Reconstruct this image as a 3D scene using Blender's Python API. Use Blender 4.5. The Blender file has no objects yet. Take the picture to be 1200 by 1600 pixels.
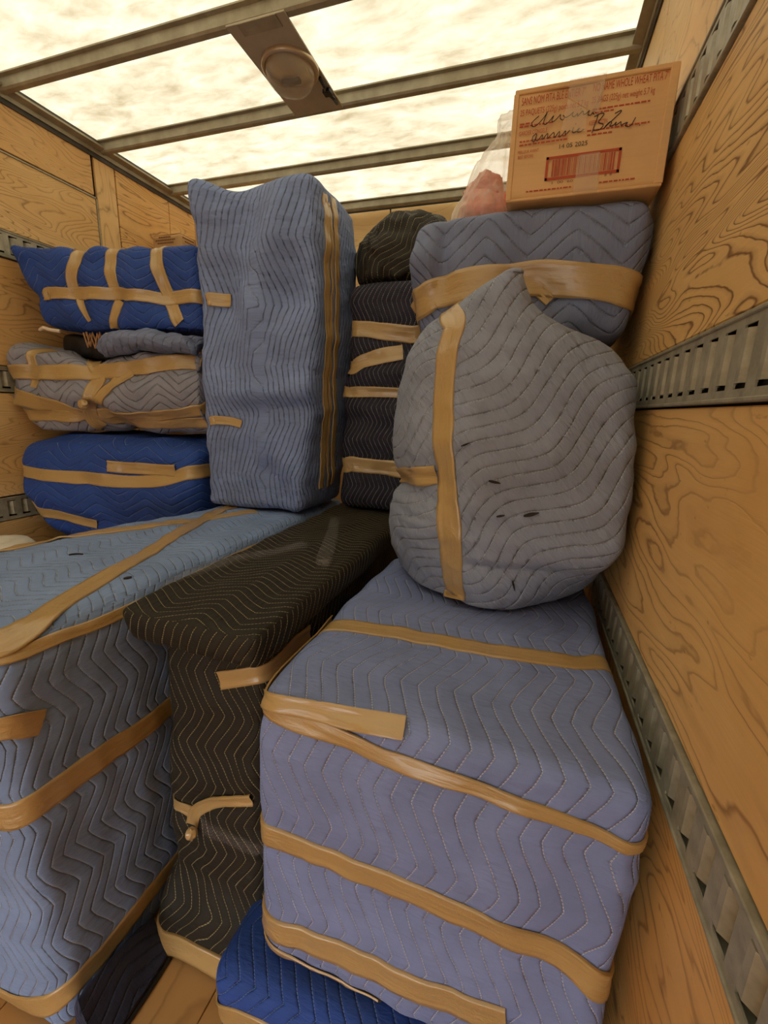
import bpy, math, random
import numpy as np
from mathutils import Vector, Matrix
from mathutils.bvhtree import BVHTree

random.seed(7)
SC = bpy.context.scene
COL = SC.collection

# ------------------------------------------------------------------ camera, sky, exposure
EYE = 1.32                                   # eye height above the truck floor (m)
cam_d = bpy.data.cameras.new('camera')
cam = bpy.data.objects.new('camera', cam_d)
COL.objects.link(cam)
cam_d.sensor_fit = 'HORIZONTAL'; cam_d.sensor_width = 36.0
cam_d.lens = 20.28; cam_d.clip_start = 0.02
RX = (0.94853666, 0.31504485, 0.03201469)
RY = (0.10198433, -0.20820355, -0.97275407)
RZ = (-0.29979558, 0.9259579, -0.22961834)
cam.matrix_world = Matrix(((RX[0], -RY[0], -RZ[0], 0), (RX[1], -RY[1], -RZ[1], 0), (RX[2], -RY[2], -RZ[2], EYE), (0, 0, 0, 1)))
SC.camera = cam

world = bpy.data.worlds.new('overcast_sky'); SC.world = world
world.use_nodes = True
bg = world.node_tree.nodes['Background']
bg.inputs[0].default_value = (0.95, 0.97, 1.0, 1)      # even overcast sky, above the roof and outside the added rear door
bg.inputs[1].default_value = 4.3
SC.view_settings.view_transform = 'Standard'
SC.view_settings.look = 'None'
SC.view_settings.exposure = 0.88
SC.view_settings.gamma = 1.0
SC.view_settings.use_curve_mapping = False
SC.cycles.max_bounces = 10
SC.cycles.diffuse_bounces = 6
SC.cycles.transparent_max_bounces = 12
SC.cycles.use_denoising = True

# ------------------------------------------------------------------ object helpers
def srgb(r, g, b):
    def f(c):
        c /= 255.0
        return c / 12.92 if c <= 0.04045 else ((c + 0.055) / 1.055) ** 2.4
    return (f(r), f(g), f(b), 1.0)

def tag(o, label=None, cat=None, group=None, kind=None):
    for k, v in (('label', label), ('category', cat), ('group', group), ('kind', kind)):
        if v: o[k] = v
    return o

def thing(name, label, cat, loc=(0, 0, 0), group=None):
    o = bpy.data.objects.new(name, None); COL.objects.link(o)
    o.location = loc; o.empty_display_size = 0.1
    return tag(o, label, cat, group)

def mesh_obj(name, V, F, mat, parent=None, uv=None, smooth=True, mats=None, fmat=None):
    """V (n,3) world coordinates, F list/array of faces, uv per-corner array (len(loops),2)."""
    V = np.asarray(V, float)
    if parent is not None:
        V = V - np.array(wloc(parent))
    me = bpy.data.meshes.new(name)
    if isinstance(F, np.ndarray):
        nf, k = F.shape
        me.vertices.add(len(V)); me.vertices.foreach_set('co', V.astype(np.float32).ravel())
        me.loops.add(nf * k); me.loops.foreach_set('vertex_index', F.astype(np.int32).ravel())
        me.polygons.add(nf); me.polygons.foreach_set('loop_start', np.arange(0, nf * k, k, dtype=np.int32))
        me.update(calc_edges=True)
    else:
        me.from_pydata([tuple(v) for v in V], [], [list(f) for f in F])
    if uv is not None:
        l = me.uv_layers.new(name='UVMap')
        l.data.foreach_set('uv', np.asarray(uv, np.float32).ravel())
    me.polygons.foreach_set('use_smooth', [smooth] * len(me.polygons))
    if mats:
        for m in mats: me.materials.append(m)
        me.polygons.foreach_set('material_index', fmat)
    else:
        me.materials.append(mat)
    me.update()
    o = bpy.data.objects.new(name, me); COL.objects.link(o)
    if parent is not None: o.parent = parent
    return o

def wloc(o):
    p = Vector((0, 0, 0))
    while o is not None:
        p += o.location; o = o.parent
    return p

class MB:
    """collects simple shapes for one mesh"""
    def __init__(s): s.V = []; s.F = []
    def add(s, V, F):
        b = len(s.V); s.V += [tuple(v) for v in V]; s.F += [[b + i for i in f] for f in F]
    def box(s, x0, x1, y0, y1, z0, z1, c=0.0):
        if c <= 0:
            V = [(x, y, z) for z in (z0, z1) for y in (y0, y1) for x in (x0, x1)]
            s.add(V, [(0, 2, 3, 1), (4, 5, 7, 6), (0, 1, 5, 4), (2, 6, 7, 3), (0, 4, 6, 2), (1, 3, 7, 5)]); return
        P = [(x0, x1), (y0, y1), (z0, z1)]; V = []; idx = {}
        for i in (0, 1):
            for j in (0, 1):
                for k in (0, 1):
                    for a in range(3):
                        sg = (i, j, k); p = []
                        for q in range(3):
                            v = P[q][sg[q]]
                            if q != a: v += c if sg[q] == 0 else -c
                            p.append(v)
                        idx[(i, j, k, a)] = len(V); V.append(p)
        F = []
        for a in range(3):
            b, d = (a + 1) % 3, (a + 2) % 3
            for sdir in (0, 1):
                q = []
                for (u, w) in ((0, 0), (1, 0), (1, 1), (0, 1)):
                    t = [0, 0, 0]; t[a] = sdir; t[b] = u; t[d] = w
                    q.append(idx[(t[0], t[1], t[2], a)])
                F.append(q if sdir else q[::-1])
            for u in (0, 1):
                for w in (0, 1):
                    t0 = [0, 0, 0]; t1 = [0, 0, 0]; t0[b] = t1[b] = u; t0[d] = t1[d] = w; t1[a] = 1
                    q = [idx[(*t0, b)], idx[(*t1, b)], idx[(*t1, d)], idx[(*t0, d)]]
                    F.append(q if u == w else q[::-1])
        for i in (0, 1):
            for j in (0, 1):
                for k in (0, 1):
                    q = [idx[(i, j, k, 0)], idx[(i, j, k, 1)], idx[(i, j, k, 2)]]
                    F.append(q if (i + j + k) % 2 else q[::-1])
        s.add(V, F)
    def prism(s, prof, a, b, axis):
        """closed 2-D profile extruded along an axis from a to b"""
        n = len(prof); V = []
        for t in (a, b):
            for (p, q) in prof:
                V.append({'x': (t, p, q), 'y': (p, t, q), 'z': (p, q, t)}[axis])
        F = [(i, (i + 1) % n, n + (i + 1) % n, n + i) for i in range(n)] + [list(range(n))[::-1], list(range(n, 2 * n))]
        s.add(V, F)
    def tube(s, pts, r, n=8):
        pts = [Vector(p) for p in pts]; rings = []
        up = Vector((0.13, 0.2, 1)).normalized(); V = []
        for i, p in enumerate(pts):
            t = (pts[min(i + 1, len(pts) - 1)] - pts[max(i - 1, 0)]).normalized()
            a = t.cross(up)
            if a.length < 1e-3: a = t.cross(Vector((1, 0, 0)))
            a.normalize(); b = t.cross(a)
            rr = r[i] if isinstance(r, (list, tuple)) else r
            for k in range(n):
                w = 2 * math.pi * k / n
                V.append(p + a * (rr * math.cos(w)) + b * (rr * math.sin(w)))
        F = [(i * n + k, i * n + (k + 1) % n, (i + 1) * n + (k + 1) % n, (i + 1) * n + k) for i in range(len(pts) - 1) for k in range(n)]
        F += [list(range(n)), list(range((len(pts) - 1) * n, len(pts) * n))[::-1]]
        s.add(V, F)
    def lathe(s, prof, c, n=32):
        """prof (r, z) revolved about the vertical through c"""
        V = []; F = []
        for (r, z) in prof:
            for k in range(n):
                w = 2 * math.pi * k / n
                V.append((c[0] + r * math.cos(w), c[1] + r * math.sin(w), c[2] + z))
        for i in range(len(prof) - 1):
            for k in range(n):
                F.append((i * n + k, i * n + (k + 1) % n, (i + 1) * n + (k + 1) % n, (i + 1) * n + k))
        s.add(V, F)
    def build(s, name, mat, parent=None, smooth=False):
        o = mesh_obj(name, s.V, s.F, mat, parent, smooth=smooth)
        return o

# ------------------------------------------------------------------ numpy noise and blanket builders
_rng = np.random.default_rng(3)
_perm = _rng.permutation(256); _perm = np.concatenate([_perm, _perm, _perm])
_grad = _rng.normal(size=(256, 3)); _grad /= np.linalg.norm(_grad, axis=1)[:, None]

def perlin(P):
    P = np.asarray(P, float); i = np.floor(P).astype(int); f = P - i; i &= 255
    w = f * f * f * (f * (f * 6 - 15) + 10); out = 0.0
    for dx in (0, 1):
        for dy in (0, 1):
            for dz in (0, 1):
                h = _perm[_perm[_perm[i[:, 0] + dx] + i[:, 1] + dy] + i[:, 2] + dz] & 255
                g = (_grad[h] * (f - np.array([dx, dy, dz]))).sum(1)
                out = out + g * (w[:, 0] if dx else 1 - w[:, 0]) * (w[:, 1] if dy else 1 - w[:, 1]) * (w[:, 2] if dz else 1 - w[:, 2])
    return out

def normals(V, F):
    N = np.zeros_like(V)
    n = np.cross(V[F[:, 2]] - V[F[:, 0]], V[F[:, 3]] - V[F[:, 1]])
    for k in range(4): np.add.at(N, F[:, k], n)
    return N / np.maximum(np.linalg.norm(N, axis=1), 1e-12)[:, None]

def catmull(P, n, closed=False):
    """resample control points (m,3) to n points"""
    P = np.asarray(P, float); m = len(P)
    if closed: Q = np.vstack([P[-1:], P, P[:2]])
    else: Q = np.vstack([2 * P[0] - P[1], P, 2 * P[-1] - P[-2]])
    segs = m if closed else m - 1
    t = np.linspace(0, segs, n, endpoint=not closed)
    k = np.minimum(t.astype(int), segs - 1); f = (t - k).reshape((-1,) + (1,) * (P.ndim - 1))
    a, b, c, d = Q[k], Q[k + 1], Q[k + 2], Q[k + 3]
    return 0.5 * ((2 * b) + (c - a) * f + (2 * a - 5 * b + 4 * c - d) * f ** 2 + (3 * b - a - 3 * c + d) * f ** 3)

def even(P, n, closed=True):
    """n points evenly spaced along polyline P"""
    Q = np.vstack([P, P[:1]]) if closed else P
    s = np.concatenate([[0], np.cumsum(np.linalg.norm(np.diff(Q, axis=0), axis=1))])
    t = np.linspace(0, s[-1], n, endpoint=not closed)
    return np.stack([np.interp(t, s, Q[:, k]) for k in range(3)], 1)

class Body:
    """a blanket surface under construction: V, F (quads), per-corner uv"""
    def __init__(s, V, F, UV): s.V, s.F, s.UV = V, F, UV
    def wrinkle(s, amp, scale, off=0.0, ridged=False, mask=None):
        N = normals(s.V, s.F); sc = np.array(scale if hasattr(scale, '__len__') else (scale,) * 3, float)
        n = perlin(s.V / sc + off)
        if ridged: n = 0.35 - np.abs(n) * 1.6
        if mask is not None: n = n * mask(s.V)
        s.V = s.V + N * (amp * 1.6 * n)[:, None]; return s
    def push(s, c, r, d, k=2.0):
        """gaussian push of everything near c by vector d; r radius (scalar or 3)"""
        r = np.array(r if hasattr(r, '__len__') else (r,) * 3, float)
        w = np.exp(-(((s.V - np.array(c)) / r) ** 2).sum(1) * k / 2)
        s.V = s.V + w[:, None] * np.array(d, float); return s
    def cinch(s, path, width, depth):
        """pull the cloth in along a tape"""
        P = even(catmull(np.array(path), 60), 70, closed=False); d = np.full(len(s.V), 9.0)
        for p in P: d = np.minimum(d, ((s.V - p) ** 2).sum(1))
        N = normals(s.V, s.F); x = np.sqrt(d) / width
        s.V = s.V - N * (depth * np.exp(-(x ** 2)) - 0.35 * depth * np.exp(-((x - 2.2) ** 2)))[:, None]; return s
    def lim(s, lo=None, hi=None):
        s.z = (lo, hi); s.V[:, 2] = np.clip(s.V[:, 2], lo if lo is not None else -9, hi if hi is not None else 9); return s
    def build(s, name, mat, parent, key=None):
        for b, w0, w1, cr, mk, pts in TAPES:
            if b == key and mk == 'T' and CINCH.get(b): s.cinch(pts, max(w0, w1) * .75, CINCH[b])
        if getattr(s, 'z', None): s.lim(*s.z)
        o = mesh_obj(name, s.V, s.F, mat, parent, s.UV)
        s.bvh = BVHTree.FromPolygons([Vector(v) for v in s.V], s.F.tolist()); s.o = o
        return o

def rot_uv(uv, deg):
    a = math.radians(deg); c, n = math.cos(a), math.sin(a)
    return np.stack([uv[..., 0] * c - uv[..., 1] * n, uv[..., 0] * n + uv[..., 1] * c], -1)

def soft_box(corners, r=0.03, res=0.012, uvdir='y', bulge=0.0, side_rot=0):
    """rounded box through 8 corners: near-left, near-right, far-right, far-left at the bottom, then the same at the top"""
    c = np.array(corners, float)
    L = np.linalg.norm(c[5] - c[4]); W = np.linalg.norm(c[7] - c[4]); H = np.linalg.norm(c[4] - c[0])
    D = np.array([L, W, H]); Vs = []; Fs = []; Us = []; base = 0
    for ax in range(3):
        a, b = (ax + 1) % 3, (ax + 2) % 3
        na, nb = max(4, int(D[a] / res)), max(4, int(D[b] / res))
        ga, gb = np.meshgrid(np.linspace(0, D[a], na + 1), np.linspace(0, D[b], nb + 1), indexing='ij')
        for sd in (0, 1):
            P = np.zeros((na + 1, nb + 1, 3)); P[..., a] = ga; P[..., b] = gb; P[..., ax] = D[ax] * sd
            x, y, z = P[..., 0], P[..., 1], P[..., 2]
            if ax == 2: uv = np.stack([x, y], -1) if uvdir == 'y' else np.stack([y, x], -1)
            elif ax == 1: uv = np.stack([x - (L if uvdir == 'x' else 0), (z - H) if sd == 0 else W + H - z], -1)
            else: uv = np.stack([y, z - H], -1)
            if ax < 2 and side_rot: uv = rot_uv(uv, side_rot)
            idx = (np.arange((na + 1) * (nb + 1)).reshape(na + 1, nb + 1)) + base; base += idx.size
            q = np.stack([idx[:-1, :-1], idx[1:, :-1], idx[1:, 1:], idx[:-1, 1:]], -1).reshape(-1, 4)
            if sd == 0: q = q[:, ::-1]
            Vs.append(P.reshape(-1, 3)); Fs.append(q); Us.append(uv.reshape(-1, 2))
    P = np.vstack(Vs); F = np.vstack(Fs); U = np.vstack(Us)
    UVc = U[F].reshape(-1, 2)
    key = np.round(P * 20000).astype(np.int64)
    _, first, inv = np.unique(key, axis=0, return_index=True, return_inverse=True)
    inv = np.asarray(inv).reshape(-1); P = P[first]; F = inv[F]
    r = min(r, D.min() * 0.49)
    q = np.clip(P, r, D - r); d = P - q; n = np.linalg.norm(d, axis=1)
    P = np.where(n[:, None] > 1e-9, q + d / np.maximum(n, 1e-9)[:, None] * r, P)
    t = P / D
    if bulge:
        m = [(16 * t[:, (k + 1) % 3] * (1 - t[:, (k + 1) % 3]) * t[:, (k + 2) % 3] * (1 - t[:, (k + 2) % 3])) * np.where(t[:, k] > 0.5, 1, -1) * (np.abs(t[:, k] - 0.5) * 2) ** 4 for k in range(3)]
        t = t + np.stack(m, 1) * bulge / D
    u, v, w = t[:, :1], t[:, 1:2], t[:, 2:]
    V = ((1 - w) * ((1 - v) * ((1 - u) * c[0] + u * c[1]) + v * ((1 - u) * c[3] + u * c[2]))
         + w * ((1 - v) * ((1 - u) * c[4] + u * c[5]) + v * ((1 - u) * c[7] + u * c[6])))
    return Body(V, F, UVc)

def loft(sections, nu=120, nv=60, cap=(0.03, 0.03), rot=0, capn=10, planar=None, sharp=0.0):
    """closed rings of equal control counts, smooth in both directions, domed caps"""
    def ring(s):
        s = np.array(s, float); c = catmull(s, 12 * len(s), closed=True)
        l = np.concatenate([s + (np.roll(s, -1, 0) - s) * (k / 12) for k in range(12)]).reshape(12, len(s), 3).transpose(1, 0, 2).reshape(-1, 3)
        return even(c * (1 - sharp) + l * sharp, nu)
    S = np.array([ring(s) for s in sections])
    R = catmull(S.reshape(len(S), -1), nv).reshape(nv, nu, 3)
    if sharp:
        tt = np.linspace(0, len(S) - 1, nv); k0 = np.minimum(tt.astype(int), len(S) - 2); f = (tt - k0)[:, None, None]
        R = R * (1 - sharp * .7) + (S[k0] * (1 - f) + S[k0 + 1] * f) * sharp * .7
    d = np.linalg.norm(np.diff(R.mean(1), axis=0), axis=1)
    vv = np.concatenate([[0], np.cumsum(d)])
    per = np.linalg.norm(np.diff(np.concatenate([R, R[:, :1]], 1), axis=1), axis=2).sum(1).mean()
    rings = list(R); vs = list(vv)
    def make_cap(ring, nxt, depth):
        c = ring.mean(0); n = c - nxt.mean(0); n /= np.linalg.norm(n); out = []
        for k in range(1, capn + 1):
            s_ = math.cos(0.5 * math.pi * k / capn) ** 0.8 if k < capn else 0.02
            s_ = max(s_, 0.02)
            out.append(c + (ring - c) * s_ + n * depth * math.sin(0.5 * math.pi * k / capn))
        return out
    c0 = make_cap(R[0], R[1], cap[0])[::-1]; c1 = make_cap(R[-1], R[-2], cap[1])
    rad = per / 6.28
    v0 = [-rad * (k + 1) / capn for k in range(capn)][::-1]; v1 = [vs[-1] + rad * (k + 1) / capn for k in range(capn)]
    rings = c0 + rings + c1; vs = v0 + vs + v1
    V = np.vstack(rings); n = len(rings)
    idx = np.arange(n * nu).reshape(n, nu); nx = np.roll(idx, -1, 1)
    F = np.stack([idx[:-1], nx[:-1], nx[1:], idx[1:]], -1).reshape(-1, 4)
    uu = np.linspace(0, per, nu + 1); vs = np.array(vs)
    U = np.stack([np.broadcast_to(uu[None, :-1], (n - 1, nu)), np.broadcast_to(uu[None, 1:], (n - 1, nu)),
                  np.broadcast_to(uu[None, 1:], (n - 1, nu)), np.broadcast_to(uu[None, :-1], (n - 1, nu))], -1)
    W = np.stack([np.broadcast_to(vs[:-1, None], (n - 1, nu))] * 2 + [np.broadcast_to(vs[1:, None], (n - 1, nu))] * 2, -1)
    UV = np.stack([U, W], -1).reshape(-1, 2)
    vol = (V[F[:, 0]] * np.cross(V[F[:, 1]], V[F[:, 2]])).sum()
    if vol < 0:
        F = F[:, ::-1]; UV = UV.reshape(-1, 4, 2)[:, ::-1].reshape(-1, 2)
    if planar: UV = np.stack([V[F.reshape(-1)][:, planar[0]], V[F.reshape(-1)][:, planar[1]]], -1)
    if rot: UV = rot_uv(UV, rot)
    return Body(V, F, UV)

def tape(body, path, width=0.048, width1=None, name='tape_strip', mat=None, label=None, crumple=0.0012, lift=0.0025, seed=0, end0=1.0, end1=1.0, snap=True):
    """packing tape laid on a blanket: path of 3-D points near its surface"""
    P = np.array(path, float)
    Ld = np.linalg.norm(np.diff(P, axis=0), axis=1).sum()
    n = max(6, int(Ld / 0.009)); C = even(catmull(P, max(80, n * 3)), n, closed=False)
    N = np.zeros_like(C); Q = C.copy()
    for i, p in enumerate(C):
        co, no, _, _ = body.bvh.find_nearest(Vector(p))
        if snap: Q[i] = co
        N[i] = no
    for _ in range(3 if snap else 1):
        Q[1:-1] = (Q[:-2] + 2 * Q[1:-1] + Q[2:]) / 4
        N[1:-1] = (N[:-2] + 2 * N[1:-1] + N[2:]) / 4
    N /= np.linalg.norm(N, axis=1)[:, None]
    T = np.gradient(Q, axis=0); T /= np.maximum(np.linalg.norm(T, axis=1), 1e-9)[:, None]
    B = np.cross(N, T); B /= np.maximum(np.linalg.norm(B, axis=1), 1e-9)[:, None]
    m = 8; V = np.zeros((n, m + 1, 3)); s = np.linspace(-0.5, 0.5, m + 1)
    rnd = np.random.default_rng(seed + int(Ld * 1e4))
    for i in range(n):
        e = min(1.0, end0 + (1 - end0) * i / 3.0) * min(1.0, end1 + (1 - end1) * (n - 1 - i) / 3.0)
        wv = (width + ((width1 or width) - width) * i / n) * e * (1 + 0.02 * math.sin(i * 0.31 + seed) + 0.03 * math.sin(i * 0.13 + 2 * seed))
        for j in range(m + 1):
            p = Q[i] + B[i] * (s[j] * wv)
            co, no, _, dist = body.bvh.find_nearest(Vector(p))
            co = np.array(co); no = np.array(no)
            h = (p - co) @ no
            V[i, j] = (co + no * max(h, 0)) if (snap and dist < width) else p
            V[i, j] += N[i] * lift
    if crumple:
        # long pleats running with the tape, short ones across it
        su, sv = np.meshgrid(np.arange(n) * 0.009, s * width, indexing='ij')
        pn = perlin(np.stack([su / 0.09, sv / 0.011, np.full_like(su, seed * 1.7)], -1).reshape(-1, 3)).reshape(n, m + 1)
        pn2 = perlin(np.stack([su / 0.02, sv / 0.03, np.full_like(su, seed * 2.3 + 9)], -1).reshape(-1, 3)).reshape(n, m + 1)
        V += N[:, None, :] * ((np.maximum(pn, -0.3) * 1.6 + pn2 * 0.7) * crumple + crumple * 0.8)[..., None]
    E0 = V[:, :1] - N[:, None, :] * (lift + 0.001); E1 = V[:, -1:] - N[:, None, :] * (lift + 0.001)
    V = np.concatenate([E0, V, E1], 1); k = m + 3
    idx = np.arange(n * k).reshape(n, k)
    F = np.stack([idx[:-1, :-1], idx[1:, :-1], idx[1:, 1:], idx[:-1, 1:]], -1).reshape(-1, 4)
    us = np.arange(n) * 0.009; vs = np.concatenate([[0], np.linspace(0, width, m + 1), [width]])
    UVv = np.stack(np.meshgrid(us, vs, indexing='ij'), -1).reshape(-1, 2)
    o = mesh_obj(name, V.reshape(-1, 3), F, mat or M_TAPE, body.o.parent, UVv[F].reshape(-1, 2))
    if label: o['label'] = label
    return o

# ------------------------------------------------------------------ materials
class NT:
    def __init__(s, name):
        s.m = bpy.data.materials.new(name); s.m.use_nodes = True; s.t = s.m.node_tree; s.t.nodes.clear()
        s.out = s.t.nodes.new('ShaderNodeOutputMaterial')
    def n(s, typ, **kw):
        nd = s.t.nodes.new('ShaderNode' + typ)
        for k, v in kw.items(): setattr(nd, k, v)
        return nd
    def link(s, a, b): s.t.links.new(a, b)
    def put(s, sock, v):
        if hasattr(v, 'links') or isinstance(v, bpy.types.NodeSocket): s.link(v, sock)
        else: sock.default_value = v
    def math(s, op, a, b=0.0, c=0.0, clamp=False):
        nd = s.n('Math', operation=op, use_clamp=clamp)
        for i, v in enumerate((a, b, c)): s.put(nd.inputs[i], v)
        return nd.outputs[0]
    def mix(s, f, a, b, mode='MIX'):
        nd = s.n('MixRGB', blend_type=mode)
        s.put(nd.inputs[0], f); s.put(nd.inputs[1], a); s.put(nd.inputs[2], b)
        return nd.outputs[0]
    def noise(s, vec, scale, detail=2.0, rough=0.5, dist=0.0, out='Fac'):
        nd = s.n('TexNoise'); s.put(nd.inputs['Vector'], vec); nd.inputs['Scale'].default_value = scale
        nd.inputs['Detail'].default_value = detail; nd.inputs['Roughness'].default_value = rough; nd.inputs['Distortion'].default_value = dist
        return nd.outputs[out]
    def mapping(s, vec, loc=(0, 0, 0), rot=(0, 0, 0), scale=(1, 1, 1)):
        nd = s.n('Mapping'); s.put(nd.inputs[0], vec); nd.inputs[1].default_value = loc
        nd.inputs[2].default_value = rot; nd.inputs[3].default_value = scale
        return nd.outputs[0]
    def ramp(s, f, stops):
        nd = s.n('ValToRGB'); s.put(nd.inputs[0], f); cr = nd.color_ramp
        while len(cr.elements) < len(stops): cr.elements.new(0.5)
        for e, (p, c) in zip(cr.elements, stops): e.position = p; e.color = c if len(c) == 4 else (*c, 1)
        return nd.outputs[0]
    def coord(s, which='Object'): return s.n('TexCoord').outputs[which]
    def bump(s, h, strength=1.0, dist=0.005, normal=None):
        nd = s.n('Bump'); nd.inputs['Strength'].default_value = strength; nd.inputs['Distance'].default_value = dist
        s.put(nd.inputs['Height'], h)
        if normal is not None: s.link(normal, nd.inputs['Normal'])
        return nd.outputs[0]
    def bsdf(s, col, rough=0.6, metal=0.0, normal=None, **kw):
        b = s.n('BsdfPrincipled'); s.put(b.inputs['Base Color'], col); s.put(b.inputs['Roughness'], rough); s.put(b.inputs['Metallic'], metal)
        if normal is not None: s.link(normal, b.inputs['Normal'])
        for k, v in kw.items(): s.put(b.inputs[k], v)
        s.link(b.outputs[0], s.out.inputs[0]); return b

def quilt(name, base, thread, spacing=0.042, amp=0.045, period=0.2, puff=0.006, soft=0.35, wide=0.00095, thread_mix=0.6, patch=None, warp=0.012, stains=0.0, pucker=1.0):
    """moving blanket: zig-zag quilting lines in uv metres, thread dashes, puffed channels, puckers"""
    k = NT(name); uvn = k.coord('UV')
    wv = k.noise(uvn, 5.0, 2.0, 0.5, out='Color')
    off = k.n('VectorMath', operation='MULTIPLY_ADD'); k.link(wv, off.inputs[0]); off.inputs[1].default_value = (warp * 2, warp * 2, 0)
    k.link(uvn, off.inputs[2])
    sub = k.n('VectorMath', operation='SUBTRACT'); k.link(off.outputs[0], sub.inputs[0]); sub.inputs[1].default_value = (warp, warp, 0)
    sp = k.n('SeparateXYZ'); k.link(sub.outputs[0], sp.inputs[0]); u, v = sp.outputs[0], sp.outputs[1]
    tri = k.math('PINGPONG', v, period / 2)                          # 0..period/2
    tri = k.math('DIVIDE', tri, period / 2)
    sm = k.n('MapRange', interpolation_type='SMOOTHSTEP'); k.link(tri, sm.inputs[0])
    tr = k.math('ADD', k.math('MULTIPLY', tri, 1 - soft), k.math('MULTIPLY', sm.outputs[0], soft))
    t = k.math('DIVIDE', k.math('ADD', u, k.math('MULTIPLY', tr, amp * 2)), spacing)
    fr = k.math('FRACT', t)
    d = k.math('ABSOLUTE', k.math('SUBTRACT', fr, 0.5))              # 0.5 on a seam
    d2 = k.math('MULTIPLY', d, 2.0)
    seam = k.math('SUBTRACT', 1.0, k.math('POWER', d2, 7.0))         # 0 at the seam
    line = k.math('GREATER_THAN', d2, 1.0 - 2 * wide / spacing)
    dash = k.math('GREATER_THAN', k.math('FRACT', k.math('DIVIDE', v, 0.0055)), 0.28)
    pk = k.noise(k.mapping(uvn, scale=(24, 75, 1)), 1.0, 3.0, 0.6)
    pk2 = k.noise(k.mapping(uvn, rot=(0, 0, 0.6), scale=(14, 45, 1)), 1.0, 2.0, 0.5)
    fine = k.noise(uvn, 900.0, 2.0, 0.6)
    h = k.math('MULTIPLY', seam, 1.0)
    near = k.math('POWER', d2, 2.0)                                   # puckers gather at the seams
    pq = k.math('MULTIPLY', k.math('SUBTRACT', k.math('ADD', pk, pk2), 1.0), k.math('MULTIPLY_ADD', near, 0.7, 0.5))
    pq = k.math('ADD', pq, k.math('MULTIPLY', fine, 0.03))
    nrm = k.bump(pq, 1.0, 0.0042 * pucker, k.bump(h, 1.0, puff))
    big = k.noise(uvn, 6.0, 5.0, 0.6)
    tone = k.n('MapRange'); k.link(big, tone.inputs[0]); tone.inputs[1].default_value = 0.3; tone.inputs[2].default_value = 0.7
    tone.inputs[3].default_value = 0.82; tone.inputs[4].default_value = 1.14
    col = k.mix(1.0, base, tone.outputs[0], 'MULTIPLY')
    wvn = k.noise(k.mapping(uvn, scale=(700, 60, 1)), 1.0, 1.0, 0.5)
    col = k.mix(k.math('MULTIPLY', k.math('SUBTRACT', wvn, 0.35), 0.35), col, patch or thread)
    if stains:
        st = k.noise(uvn, 2.3, 4.0, 0.65)
        sm2 = k.n('MapRange'); k.link(st, sm2.inputs[0]); sm2.inputs[1].default_value = 0.56; sm2.inputs[2].default_value = 0.72
        col = k.mix(k.math('MULTIPLY', sm2.outputs[0], stains), col, srgb(92, 82, 66))
    lm = k.math('MULTIPLY', k.math('MULTIPLY', line, dash), thread_mix)
    col = k.mix(lm, col, thread)
    k.bsdf(col, 0.7, 0.0, nrm, **{'Specular IOR Level': 0.35})
    return k.m

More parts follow.
